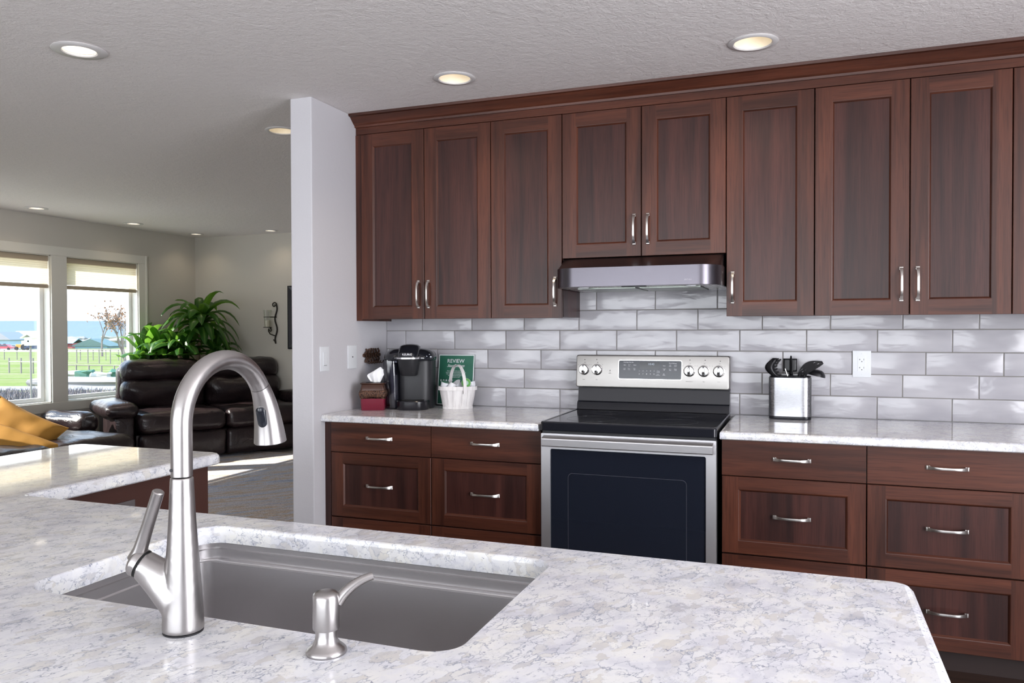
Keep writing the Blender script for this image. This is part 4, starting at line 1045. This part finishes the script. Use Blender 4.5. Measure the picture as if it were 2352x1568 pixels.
# reclining sofa set across the corner
SU, SN = Vector((.508, .861, 0)), Vector((.861, -.508, 0)); SR = math.atan2(.861, .508)
t = thing('reclining_sofa', 'dark brown leather two-seat reclining sofa set diagonally before the potted plant', 'sofa', (-4.98, 1.875, .0), SR)
def soft(nm, par, c, size, r, rot=(0, 0, 0), bulge=(0, 0, 0), wr=.008, seed=0, freq=(5, 5, 5), n=12, m=LEA):
    bm = softbox(*size, r, n, bulge, wr, seed, freq); mb = MB().bm(bm, Matrix.Translation(c) @ Matrix.Rotation(rot[2], 4, 'Z') @ Matrix.Rotation(rot[1], 4, 'Y') @ Matrix.Rotation(rot[0], 4, 'X'))
    return mb.build(nm, m, par, world=False, smooth=True, angle=80)
SWD = .855
for k in range(2):
    cx = SWD * (k + .5) + .006
    soft('seat', t, (cx, .36, .415), (SWD - .008, .76, .20), .065, bulge=(0, .01, .02), wr=.010, seed=k, freq=(7, 7, 5), n=16)
    soft('footrest', t, (cx, .055, .175), (SWD - .012, .13, .27), .05, bulge=(0, .012, 0), wr=.008, seed=k + 3, n=14)
    soft('back_cushion', t, (cx, .735, .655), (SWD - .006, .26, .34), .11, (math.radians(12), 0, 0), (0, .035, 0), .020, k + 5, (4.5, 4, 5), 18)
    soft('headrest', t, (cx, .80, .905), (SWD - .004, .27, .225), .10, (math.radians(10), 0, 0), (0, .03, .006), .014, k + 9, (9, 4, 3), 18)
for nm, cx in (('arm', -.135), ('arm', 2 * SWD + .145)):
    soft(nm, t, (cx, .42, .555), (.30, .80, .13), .062, bulge=(0, .02, .02), wr=.012, seed=cx, n=14)
    soft('arm_side', t, (cx + (.03 if cx < 0 else -.03), .44, .25), (.18, .74, .48), .03, wr=.004, n=8)
MB().box(.0, 2 * SWD, .10, .95, .05, .30, .02).build('frame', LEA, t, world=False)
soft('back_shell', t, (SWD, .90, .52), (2 * SWD + .02, .18, .88), .07, (math.radians(7), 0, 0), wr=.006, n=12)
for x, y in ((-.1, .12), (1.8, .12), (-.1, .85), (1.8, .85)): MB().lathe([(.022, 0), (.026, .05)], (x, y, 0), 10).build('foot', M['black_matte'], t, world=False)

# second sofa along the window wall, seen over the peninsula
t = thing('chaise_sofa', 'dark leather sofa under the windows carrying the mustard pillows', 'sofa', (-5.0, .3, 0))
soft('arm', t, (-5.62 + 5.0, 1.64 - .3, .44), (.62, .22, .20), .09, bulge=(.02, 0, .02), wr=.016, seed=4, freq=(6, 6, 6), n=14)
soft('arm_side', t, (-5.62 + 5.0, 1.64 - .3, .22), (.56, .16, .42), .03, n=8)
for k in range(2):
    soft('seat', t, (-5.10 + 5.0, 1.15 - .3 - .82 * k, .285), (.92, .80, .20), .09, bulge=(.0, .0, .03), wr=.016, seed=k + 20, freq=(3, 9, 5), n=18)
    soft('seat_front', t, (-4.76 + 5.0, 1.15 - .3 - .82 * k, .17), (.16, .78, .30), .06, wr=.008, seed=k, n=10)
    if k: soft('back_cushion', t, (-5.66 + 5.0, 1.15 - .3 - .82 * k, .60), (.26, .82, .44), .11, (0, math.radians(-10), 0), (.03, 0, 0), .018, k + 30, n=14)
MB().box(-.92, .16, -.80, 1.26, .04, .26, .02).build('frame', LEA, t, world=False)
soft('back_shell', t, (-.82, -.40, .45), (.14, 1.7, .74), .06, wr=.005, n=10)

def pillow(name, label, cat, loc, rot, sx, sy, th, m, grp=None, seed=0):
    t = thing(name, label, cat, loc, 0, grp); t.rotation_euler = rot; n = 18; vs = []; fs = []
    for side in (1, -1):
        b0 = len(vs)
        for j in range(n + 1):
            for i in range(n + 1):
                u, v = i / n * 2 - 1, j / n * 2 - 1
                pin = 1 - .10 * (1 - u * u) * (v * v) - .0; pin2 = 1 - .10 * (1 - v * v) * (u * u)
                h = th * ((1 - u ** 4) * (1 - v ** 4)) ** .55 * (1 + .22 * noise.noise(Vector((u * 2.2, v * 2.2, seed + side))))
                vs.append((u * sx / 2 * pin2, v * sy / 2 * pin, side * h / 2))
        for j in range(n):
            for i in range(n):
                q2 = (b0 + j * (n + 1) + i, b0 + j * (n + 1) + i + 1, b0 + (j + 1) * (n + 1) + i + 1, b0 + (j + 1) * (n + 1) + i)
                fs.append(q2 if side > 0 else q2[::-1])
    MB().add(vs, fs).build('cover', m, t, world=False, smooth=True, angle=70)
    e = [(u * sx / 2 * .995 * (1 - .10 * (1 - v * v) * (u * u)), v * sy / 2 * .995 * (1 - .10 * (1 - u * u) * (v * v)), 0) for u, v in [(-1 + 2 * k / 12, -1) for k in range(12)] + [(1, -1 + 2 * k / 12) for k in range(12)] + [(1 - 2 * k / 12, 1) for k in range(12)] + [(-1, 1 - 2 * k / 12) for k in range(13)]]
    MB().tube(e, .004, 6).build('piping', m, t, world=False, smooth=True)
    return t
def basis_rot(right, up):
    r = Vector(right).normalized(); u = Vector(up); u = (u - r * u.dot(r)).normalized(); f = r.cross(u)
    return Matrix((r, u, f)).transposed().to_euler()
cr2 = Vector((.937, .350, 0)); cb = Vector((.350, -.937, 0))
pillow('pillow', 'mustard yellow pillow further back, against the sofa arm', 'pillow', (-5.18, .76, .47), basis_rot(cr2 * .90 + Vector((0, 0, -.43)), Vector((0, 0, .8)) - cb * .5), .66, .44, .18, M['mustard'], 'mustard pillows', 1)
pillow('pillow', 'mustard yellow pillow lying in front, low behind the peninsula', 'pillow', (-4.98, .56, .345), basis_rot(cr2 * .93 + Vector((0, 0, -.32)), Vector((0, 0, .55)) - cb * .8), .68, .46, .18, M['mustard'], 'mustard pillows', 4)
pillow('striped_pillow', 'blue grey and black striped pillow behind the mustard ones', 'pillow', (-5.60, .50, .60), basis_rot(cr2 * .75 + Vector((0, 0, -.6)), Vector((0, 0, .8)) - cb * .2), .50, .46, .15, M['stripe'], None, 8)
o = MB().box(-4.75, -2.02, -.9, 3.05, .0005, .014, .004).build('area_rug', M['carpet']); tagit(o, 'mottled blue grey area rug with a rusty streak in front of the sofa', 'rug')

# corner plant: canes with crowns of arching strap leaves
LF = mat('corn_plant_leaf', (.07, .22, .03), .38, spec=.4); LF.node_tree.nodes['Principled BSDF'].inputs['Subsurface Weight'].default_value = 0
uvn = N(LF, 'ShaderNodeUVMap'); spx = N(LF, 'ShaderNodeSeparateXYZ'); L(LF, uvn.outputs[0], spx.inputs[0])
col = ramp(LF, spx.outputs['X'], [(.0, (.016, .062, .009)), (.36, (.022, .085, .012)), (.46, (.10, .20, .035)), (.54, (.10, .20, .035)), (.64, (.022, .085, .012))])
L(LF, col, B(LF).inputs['Base Color'])
tr = N(LF, 'ShaderNodeBsdfTranslucent'); tr.inputs[0].default_value = (.25, .55, .06, 1); mxs = N(LF, 'ShaderNodeMixShader'); mxs.inputs[0].default_value = .3
om = [n_ for n_ in LF.node_tree.nodes if n_.type == 'OUTPUT_MATERIAL'][0]
L(LF, B(LF).outputs[0], mxs.inputs[1]); L(LF, tr.outputs[0], mxs.inputs[2]); L(LF, mxs.outputs[0], om.inputs[0])
def leaf(vs, fs, uvs, base_, az, el, length, width, droop, rg):
    n = 9; p = Vector(base_); d = Vector((math.cos(az) * math.cos(el), math.sin(az) * math.cos(el), math.sin(el))); side = Vector((-math.sin(az), math.cos(az), 0)); b0 = len(vs); tw = rg.uniform(-.5, .5)
    for i in range(n + 1):
        u = i / n; wd = width * (math.sin(PI * min(1, .10 + u * .90)) ** .75) * (1 if u < .999 else .05); up = side.cross(d).normalized()
        s2 = (side * math.cos(tw * u) + up * math.sin(tw * u)); k = up * (.18 * wd)
        p.x = max(p.x, XW + .07); p.y = min(p.y, YF - .07)
        ly = -(p - Vector((-4.98, 1.875, 0))).dot(SN)
        if ly < 1.12 and p.z < 1.08 and ly > .45: p.z = 1.08
        vs += [p - s2 * wd / 2 + k, p, p + s2 * wd / 2 + k]; uvs += [(0, u), (.5, u), (1, u)]
        if i < n:
            a = b0 + i * 3; fs += [(a, a + 1, a + 4, a + 3), (a + 1, a + 2, a + 5, a + 4)]
        d = (d + Vector((0, 0, -droop * (.35 + u)))).normalized(); p = p + d * (length / n)
def crown(par, c, nl, length, seed, el_hi=1.35, spread=2 * PI, az0=0, wl=.105):
    rg = random.Random(seed); vs, fs, uvs = [], [], []
    for k in range(nl):
        f = k / nl; leaf(vs, fs, uvs, Vector(c) + Vector((0, 0, .10 * (1 - f))), az0 + k * 2.399, el_hi - f * 1.25 + rg.uniform(-.1, .1), length * rg.uniform(.8, 1.1), wl * rg.uniform(.85, 1.15), rg.uniform(.24, .46), rg)
    me = bpy.data.meshes.new('foliage'); off = BASE[par.name]; me.from_pydata([Vector(v) - off for v in vs], [], fs)
    ul = me.uv_layers.new(name='UVMap')
    for lp in me.loops: ul.data[lp.index].uv = uvs[lp.vertex_index]
    me.polygons.foreach_set('use_smooth', [True] * len(me.polygons)); me.materials.append(LF)
    o = bpy.data.objects.new('foliage', me); COL.objects.link(o); o.parent = par; return o
PX, PYY = -5.50, 3.16
t = thing('potted_corn_plant', 'tall green corn plant with arching striped leaves behind the sofa', 'plant', (PX, PYY, 0))
MB().lathe([(.001, 0), (.14, 0), (.15, .02), (.19, .34), (.20, .35), (.195, .37), (.18, .37), (.17, .31)], (PX, PYY, 0), 32).build('pot', mat('glazed_pot', (.12, .07, .05), .35), t, smooth=True, angle=40)
MB().lathe([(.001, .315), (.172, .31)], (PX, PYY, 0), 24).build('soil', mat('potting_soil', (.03, .02, .015), .95), t)
BK = mat('cane_bark', (.22, .15, .09), .8)
canes = [((.02, .03), (.08, .05), 1.36, 46, .56, 11), ((-.06, -.03), (-.22, -.22), 1.02, 40, .50, 12), ((.03, -.06), (.02, -.22), 1.06, 30, .44, 13), ((-.02, .05), (.24, .12), 1.00, 16, .38, 15), ((-.05, .0), (-.36, -.34), .98, 26, .46, 17)]
for (bx, by), (tx_, ty_), h, nl, ln, sd_ in canes:
    MB().tube([(PX + bx, PYY + by, .30), (PX + bx + (tx_ - bx) * .35, PYY + by + (ty_ - by) * .35, .30 + (h - .3) * .5), (PX + tx_, PYY + ty_, h)], [.024, .021, .019], 10).build('cane', BK, t, smooth=True)
    crown(t, (PX + tx_, PYY + ty_, h), nl, ln, sd_)

# wall sconce
t = thing('wall_sconce', 'black iron scroll wall sconce holding a candle in a glass cup', 'sconce', (-4.76, YF, 1.40))
yo = YF - .014
sx_ = -4.765
pth = [(sx_ - .005 + .022 * math.sin(i * .62 + .4) * (.7), yo, 1.640 - .0245 * i) for i in range(20)]
MB().tube(pth, [.0085] * 18 + [.010, .006], 8).build('backbone', M['dark_iron'], t, smooth=True)
def scroll(cx, cy, cz, r0, turns, start, dirn, y=yo): return [(cx + dirn * r0 * (1 - .75 * i / 30) * math.cos(start + turns * 2 * PI * i / 30), y, cz + r0 * (1 - .75 * i / 30) * math.sin(start + turns * 2 * PI * i / 30)) for i in range(31)]
MB().tube(scroll(sx_ - .028, yo, 1.635, .034, 1.1, 0, 1), .0065, 8).build('scroll', M['dark_iron'], t, smooth=True)
MB().tube([(-4.835, yo - .05, 1.355), (-4.848, yo - .04, 1.325), (-4.84, yo - .02, 1.29), (-4.80, yo, 1.272), (-4.775, yo, 1.268)], .006, 8).build('arm', M['dark_iron'], t, smooth=True)
MB().tube(scroll(-4.822, yo - .03, 1.335, .022, 1.1, 1.2, -1, yo - .04), .005, 8).build('scroll', M['dark_iron'], t, smooth=True)
MB().tube(scroll(-4.79, yo, 1.218, .016, .8, 2.5, 1), .005, 8).build('scroll', M['dark_iron'], t, smooth=True)
cxs, cys = -4.838, YF - .085
MB().lathe([(.001, 1.366), (.048, 1.366), (.050, 1.370), (.048, 1.373), (.001, 1.373)], (cxs, cys, 0), 20).build('drip_plate', M['dark_iron'], t, smooth=True)
MB().tube([(cxs, cys + .04, 1.37), (cxs, yo, 1.36)], .005, 6).build('plate_arm', M['dark_iron'], t)
MB().lathe([(.041, 1.488), (.045, 1.488), (.045, 1.494), (.041, 1.494)], (cxs, cys, 0), 24, cap=False).build('cup_ring', M['dark_iron'], t)
MB().tube([(cxs + .043, cys, 1.491), (sx_, yo, 1.491)], .006, 6).build('ring_arm', M['dark_iron'], t)
MB().lathe([(.034, 1.374), (.037, 1.43), (.040, 1.50), (.049, 1.575)], (cxs, cys, 0), 24, cap=False).build('glass_cup', thin_glass('cup_glass', (.92, .94, .92), .14), t, smooth=True)
o = MB().lathe([(.001, 1.374), (.030, 1.374), (.030, 1.452), (.001, 1.455)], (cxs, cys, 0), 20).build('candle', mat('cream_wax', (.75, .68, .52), .6)); o = tagit(o, 'cream candle standing in the glass cup of the sconce', 'candle')
# picture
t = thing('framed_picture', 'black framed picture on the far wall, mostly hidden by the dividing wall', 'picture', (-4.10, YF - .015, 1.485))
fo, fi = rect(-.495, .495, -.372, .372, .002), rect(-.43, .43, -.307, .307, .002)
a_, b_ = [(p.x, p.y) for p in rpoly(fo, 0, 1)], [(p.x, p.y) for p in rpoly(fi, 0, 1)]
mb = MB(); mb.loft([[(x, .012, z) for x, z in a_], [(x, -.014, z) for x, z in a_], [(x * .97, -.018, z * .96) for x, z in a_], [(x, -.008, z) for x, z in b_], [(x, .004, z) for x, z in b_]], cap=False)
mb.build('frame', mat('black_lacquer_frame', (.012, .012, .02), .25), t, world=False)
MB().box(-.43, .43, .0, .004, -.307, .307).build('print', mat('muted_print', (.25, .24, .22), .6), t, world=False)

# ---------------------------------------------------------------- outdoors
struct('added_sun_block', MB().box(XW - 2.5, XR + 2, YB - 2.6, YB - .2, 2.62, 2.72), M['white_paint'])  # unseen slab added to block the sun from the rear windows
def gz(d): return -.70 - .0145 * d
def at(px, d, z=None):
    P = CP + CF.to_2d().normalized().to_3d() * d + CR.to_2d().normalized().to_3d() * ((px - 1176) / 1803 * d)
    P.z = gz(d) if z is None else z; return P
F2, R2 = CF.to_2d().normalized(), CR.to_2d().normalized()
HR = math.atan2(R2.y, R2.x)
def ground():
    mt = mat('meadow', (.16, .26, .05), .95, spec=.1); v = coords(mt, (.05, .05, .05), rot=(0, 0, -HR)); v2 = coords(mt, (.02, .16, .1), rot=(0, 0, -HR))
    c = ramp(mt, noisef(mt, v2, 3.2, 4, .6), [(.30, (.10, .145, .030)), (.48, (.15, .19, .05)), (.56, (.21, .20, .12)), (.66, (.13, .17, .04)), (.8, (.18, .185, .09))])
    L(mt, mixc(mt, c, ramp(mt, noisef(mt, v, 60, 3), [(.3, (.75, .75, .7)), (.7, (1.15, 1.15, 1.1))]), .8, 'MULTIPLY'), B(mt).inputs['Base Color']); return mt
GM = ground()
def quad_on_ground(name, pxs, ds, m, lift, nseg=1, thick=.05, kind='structure'):
    top = [at(pxs[0], ds[0]), at(pxs[1], ds[0]), at(pxs[1], ds[1]), at(pxs[0], ds[1])]
    mb = MB(); up = [p + Vector((0, 0, lift)) for p in top]; dn = [p - Vector((0, 0, thick)) for p in top]
    mb.loft([dn, up]); return tagit(mb.build(name, m), kind=kind)
quad_on_ground('terrain', (-9000, 1000), (8.5, 900), GM, 0, thick=.3)
quad_on_ground('road', (-600, 500), (33.0, 36.0), mat('gravel_lane', (.22, .21, .21), .9), .02)
quad_on_ground('terrain_pad', (-400, 470), (170, 215), mat('dry_field', (.27, .23, .18), .95), .03)
# dry brush beyond the window sill
rg = random.Random(5); DB = mat('dry_brush', (.17, .15, .15), .95); vs = []; fs = []
for k in range(5200):
    px = rg.uniform(-60, 330); d = rg.uniform(24.5, 29.2); p = at(px, d); h = rg.uniform(.12, .42); a = rg.uniform(0, PI); w2 = rg.uniform(.02, .06)
    q2 = Vector((math.cos(a) * w2, math.sin(a) * w2, 0)); ln = Vector((rg.uniform(-.2, .2), rg.uniform(-.2, .2), h)); n0 = len(vs)
    vs += [p - q2, p + q2, p + ln]; fs.append((n0, n0 + 1, n0 + 2))
tagit(MB().add(vs, fs).build('dry_brush', DB, merge=False), 'low band of dry grey brush just beyond the window sill outside', 'brush', kind='stuff')
# hills
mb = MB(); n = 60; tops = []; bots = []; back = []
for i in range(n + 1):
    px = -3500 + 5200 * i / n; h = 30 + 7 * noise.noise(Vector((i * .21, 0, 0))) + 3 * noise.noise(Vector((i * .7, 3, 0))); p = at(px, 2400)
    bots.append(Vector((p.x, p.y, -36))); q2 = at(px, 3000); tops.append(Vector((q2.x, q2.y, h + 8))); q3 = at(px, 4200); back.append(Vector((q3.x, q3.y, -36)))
HM = mat('haze_painted_hills', (.145, .185, .235), .95, spec=0)  # blue of the distance haze is put into the hill colour
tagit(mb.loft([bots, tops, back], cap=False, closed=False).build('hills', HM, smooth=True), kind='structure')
def bx(name, par, px0, px1, d, z0, z1, depth, m, off=0):
    """a box whose front faces the house; z0, z1 above the ground there"""
    a, b2 = at(px0, d), at(px1, d); f = Vector((F2.x, F2.y, 0)); g0 = gz(d); mb = MB()
    a.z = b2.z = 0; q2 = [a + f * off, b2 + f * off, b2 + f * (depth + off), a + f * (depth + off)]
    mb.loft([[p + Vector((0, 0, g0 + z)) for p in q2] for z in (z0, z1)]); return mb.build(name, m, par)
def gable(name, par, px0, px1, d, z0, z1, depth, m, eave=.5, along=True, zr=None):
    a, b2 = at(px0, d), at(px1, d); a.z = b2.z = 0; f = Vector((F2.x, F2.y, 0)); r = (b2 - a).normalized(); g0 = gz(d)
    if along:   # ridge runs across the view
        A, B2 = a - r * eave, b2 + r * eave; mb = MB()
        rgs = []
        for P in (A, B2): rgs.append([P - f * eave + Vector((0, 0, g0 + z0)), P + f * depth / 2 + Vector((0, 0, g0 + z1)), P + f * (depth + eave) + Vector((0, 0, g0 + z0)), P + f * depth / 2 + Vector((0, 0, g0 + z1 - .3)),])
        mb.loft(rgs); return mb.build(name, m, par)
    mid = (a + b2) / 2; rgs = []
    for k in (-eave, depth + eave): rgs.append([a - r * eave + f * k + Vector((0, 0, g0 + z0)), b2 + r * eave + f * k + Vector((0, 0, g0 + z0)), mid + f * k + Vector((0, 0, g0 + z1))])
    return MB().loft(rgs).build(name, m, par)
WG, WB, WN = mat('pale_siding', (.42, .47, .52), .8), mat('blue_grey_siding', (.22, .33, .40), .8), mat('dark_window', (.06, .09, .12), .2)
RG = mat('grey_roofing', (.30, .30, .33), .85); GR = mat('green_metal_roof', (.08, .14, .14), .6); WH = mat('white_board', (.8, .8, .8), .6)
t = thing('farmhouse', 'long grey-roofed farmhouse with blue siding far beyond the fields', 'house', at(58, 235))
bx('wall', t, 20, 96, 235, 0, 2.9, 9, WB); gable('roof', t, 20, 96, 235, 2.8, 5.4, 9, RG)
for px in (36, 47, 59, 70, 84): bx('window', t, px, px + 6, 235, .5, 2.0, .3, WN, -.12)
t = thing('gabled_barn', 'light blue gabled barn wall at the edge of the farmhouse', 'barn', at(4, 225))
bx('wall', t, -22, 22, 225, 0, 2.7, 8, mat('light_blue_siding', (.36, .50, .60), .8)); gable('roof', t, -22, 22, 225, 2.7, 5.0, 8, RG, .6, False)
for px in (-4, 8): bx('window', t, px, px + 5, 225, .6, 1.6, .3, WN, -.12)
t = thing('green_roof_shed', 'wide low shed with a green gabled roof out beyond the bare tree', 'shed', at(205, 240))
bx('wall', t, 172, 246, 240, 0, .9, 8, WB); gable('roof', t, 164, 250, 240, .7, 3.0, 8, GR, .3, False)
t = thing('small_red_barn', 'small red and blue outbuilding past the window mullion', 'barn', at(153, 246))
bx('wall', t, 140, 166, 246, 0, 1.6, 6, mat('barn_red', (.40, .12, .12), .8)); gable('roof', t, 140, 166, 246, 1.6, 3.2, 6, WB, .4)
# vehicles by the farmhouse
def car(label, px, d, col, s2=1.0, name='car'):
    t = thing(name, label, 'car', at(px, d), HR, 'vehicles parked by the farmhouse'); m = mat('car_paint', col, .3)
    prof_ = [(-2.1, .35), (-2.15, .8), (-1.3, .95), (-.75, 1.42), (.75, 1.45), (1.35, .98), (2.1, .85), (2.15, .35)]
    MB().loft([[(x * s2, y, z * s2) for x, z in prof_] for y in (-.8, .8)]).build('body', m, t, world=False)
    MB().loft([[(x * s2, y, z * s2) for x, z in ((-1.05, 1.0), (-.7, 1.36), (.68, 1.38), (1.1, 1.0))] for y in (-.83, -.78)]).build('window', WN, t, world=False)
    for x in (-1.3, 1.3): MB().lathe([(.001, -.86), (.34, -.86), (.34, -.6), (.001, -.6)], (x * s2, 0, .34), 14, 'y').build('wheel', M['black_matte'], t, world=False)
car('red car parked in front of the light blue barn', 12, 205, (.40, .08, .10)); car('white car parked next to the red car by the farmhouse', 33, 213, (.7, .7, .72), .9)
car('dark blue vehicle parked near the birdhouse end of the farmhouse', 80, 200, (.03, .05, .10), 1.1)
t = thing('tractor', 'orange tractor parked between the white car and the dark vehicle', 'tractor', at(50, 202), HR); OG = mat('tractor_orange', (.60, .26, .06), .5)
MB().box(-1.3, .3, -.5, .5, .6, 1.5, .1).build('hood', OG, t, world=False); MB().box(.2, 1.3, -.6, .6, .8, 2.4, .1).build('cab', mat('cab_cream', (.6, .5, .4), .5), t, world=False)
for x, r in ((-1.0, .45), (.9, .75)): MB().lathe([(.001, -.8), (r, -.8), (r, -.5), (.001, -.5)], (x, 0, r), 16, 'y').build('wheel', M['black_matte'], t, world=False)
# birdhouse on a pole close to the house
bd = 20; bp_ = at(70, bd); t = thing('birdhouse', 'white birdhouse with a pitched roof on a pole outside the window', 'birdhouse', bp_, HR)
zc = 1.338 - (783 - 759) / 1803 * bd - bp_.z
MB().box(-.10, .10, -.10, .10, zc - .11, zc + .10, .004).build('box', WH, t, world=False)
MB().loft([[(-.18, y, zc + .09), (0, y, zc + .21), (.18, y, zc + .09), (.16, y, zc + .07), (0, y, zc + .17), (-.16, y, zc + .07)] for y in (-.15, .15)]).build('roof', WH, t, world=False)
MB().lathe([(.001, -.103), (.022, -.103), (.022, -.09)], (0, 0, zc), 12, 'y').build('entry_hole', M['black_hole'], t, world=False)
MB().lathe([(.022, 0), (.022, zc - .10)], (0, 0, 0), 10).build('pole', mat('weathered_pole', (.22, .2, .19), .9), t, world=False)
# fences
FW = mat('weathered_fence', (.22, .20, .18), .9); FL = mat('pale_fence_rail', (.55, .54, .50), .8)
def fence(label, px0, px1, d0, d1, npost, h, rails, m, mr):
    t = thing('fence', label, 'fence', at((px0 + px1) / 2, (d0 + d1) / 2), 0, None); pts = []
    for k in range(npost):
        u = k / (npost - 1); p = at(px0 + (px1 - px0) * u, d0 + (d1 - d0) * u); pts.append(p)
        MB().tube([p, p + Vector((0, 0, h))], .05, 6).build('post', m, t)
    for z in rails: MB().tube([p + Vector((0, 0, z)) for p in (pts[0], pts[-1])], .035, 5).build('rail', mr, t)
fence('pale rail fence crossing the fields in front of the farmhouse', -20, 330, 92, 84, 13, 1.15, (.95,), FW, FL)
fence('dark post fence in the meadow before the green-roofed shed', 150, 330, 76, 70, 8, 1.4, (1.3,), FW, FW)
fence('low broken fence in the meadow beyond the brush', 20, 130, 52, 50, 5, 1.0, (.75,), FW, FL)
fence('wire fence near the junk pile in the meadow', 145, 320, 47, 45, 7, .7, (.66,), FW, FW)
# junk and rubble in the meadow
def lump(name, label, cat, px, d, size, m, seed, grp=None, zoff=0):
    p = at(px, d); bm = softbox(size[0], size[1], size[2], min(size) * .3, 4, wr=min(size) * .35, seed=seed, freq=(2.2 / size[0], 2.2 / size[1], 2.2 / size[2]))
    o = MB().bm(bm, Matrix.Translation(p + Vector((0, 0, size[2] * .42 + zoff))) @ Matrix.Rotation(HR, 4, 'Z')).build(name, m); tagit(o, label, cat, grp); return o
lump('gravel_mound', 'low grey gravel mound in the meadow beyond the brush', 'mound', 215, 37.5, (5.2, 2.4, .35), mat('grey_gravel', (.25, .24, .25), .95), 3)
PA, PG = mat('pale_junk', (.36, .36, .34), .8), mat('green_junk', (.04, .12, .08), .6)
lump('scrap_heap', 'pale heap of scrap boards in the meadow near the mullion', 'scrap', 172, 43.5, (1.0, .6, .45), PA, 9)
lump('tarp_bundle', 'dark green covered trailer in the meadow between pale scrap heaps', 'trailer', 198, 43, (1.1, .7, .5), PG, 12)
lump('scrap_heap', 'pale heap of scrap stones beside the green trailer', 'scrap', 232, 42.0, (.9, .6, .4), PA, 15)
lump('garden_cart', 'green farm implement out in the meadow closest to the sofa', 'implement', 275, 42.5, (1.1, .5, .5), PG, 18)
lump('stone_trough', 'small dark trough on the gravel mound edge', 'trough', 242, 37.5, (.62, .4, .28), mat('dark_trough', (.03, .05, .04), .7), 21)
lump('fallen_plank', 'dark plank lying in the grass before the brush', 'plank', 59, 29.5, (.62, .2, .12), mat('dark_plank', (.04, .05, .06), .9), 24)
# bare trees
def tree(name, label, px, d, height, seed, leaves, lean=0, grp='bare trees in the fields', lc=(.25, .13, .07), spread=.55, levels=6):
    rg = random.Random(seed); base_ = at(px, d); t = thing(name, label, 'tree', base_, 0, grp); mb = MB(); tips = []
    def br(p, dr, ln, r, k):
        q2 = p + dr * ln; bend = p + dr * ln * .5 + Vector((rg.uniform(-1, 1), rg.uniform(-1, 1), 0)) * ln * .05
        mb.tube([p, bend, q2], [r, r * .85, r * .68], 5 if k > 2 else 4, cap=False)
        tips.append((q2, k))
        if k == 0: return
        for j in range(rg.choice((2, 3, 3))):
            a = rg.uniform(0, 2 * PI); tl = rg.uniform(.25, .75) * (spread + .25); ax = Vector((math.cos(a), math.sin(a), 0)); nd = (dr + ax * tl + Vector((lean * .2, 0, .05 if k > 2 else -.18))).normalized()
            br(q2 - dr * ln * rg.uniform(0, .25), nd, ln * rg.uniform(.68, .86), r * .62, k - 1)
    br(Vector(base_), Vector((lean * .1, 0, 1)), height * .24, height * .018, levels)
    mb.build('branches', mat('grey_bark', (.20, .17, .16), .9), t, merge=False)
    if leaves:
        vs, fs = [], []
        for q2, k in tips:
            if k > 2: continue
            for _ in range(leaves if rg.random() < .5 else 0):
                c = q2 + Vector((rg.gauss(0, .12), rg.gauss(0, .12), rg.gauss(0, .12))); a, b2 = Vector((rg.gauss(0, 1), rg.gauss(0, 1), rg.gauss(0, 1))).normalized() * .055, Vector((rg.gauss(0, 1), rg.gauss(0, 1), rg.gauss(0, 1))).normalized() * .04
                n0 = len(vs); vs += [c - a, c - b2, c + a, c + b2]; fs.append((n0, n0 + 1, n0 + 2, n0 + 3))
        MB().add(vs, fs).build('leaves', mat('withered_leaves', lc, .9), t, merge=False)
tree('bare_tree', 'nearly bare tree with a few withered leaves outside, next to the window frame', 287, 34, 4.6, 4, 2)
tree('bare_tree', 'taller leafless tree standing behind the green-roofed shed', 234, 110, 9.5, 9, 0, spread=.40)
tree('bare_tree', 'small bare tree far off beside the farmhouse roof', 100, 260, 7, 21, 0, levels=4)
def bush(px, d, w2, h, seed, lb):
    lump('bush', lb, 'bush', px, d, (w2, 3, h), mat('grey_bush', (.24, .24, .23), .95), seed, 'distant bushes at the field edge')
for k, (px, d, w2, h) in enumerate(((150, 300, 7, 3.4), (172, 310, 9, 4.2), (192, 305, 7, 3.0), (262, 300, 9, 4.4), (285, 310, 10, 3.6), (112, 320, 9, 3.4))): bush(px, d, w2, h, k, ['grey bush just past the window mullion on the horizon', 'large round grey bush on the horizon above the red outbuilding', 'grey bush on the horizon between outbuilding and green shed', 'grey bush on the horizon past the green-roofed shed', 'widest grey bush on the horizon behind the nearly bare tree', 'grey bush on the horizon hidden by the window mullion'][k])
# power line
a, b2 = at(-200, 150), at(420, 150); a.z = 11.4; b2.z = 17.0
pl = MB().tube([a.lerp(b2, i / 16) - Vector((0, 0, 2.2 * (1 - (i / 8 - 1) ** 2))) for i in range(17)], .05, 5).build('power_line', M['dark_iron']); tagit(pl, 'thin power line sagging across the white sky', 'cable')
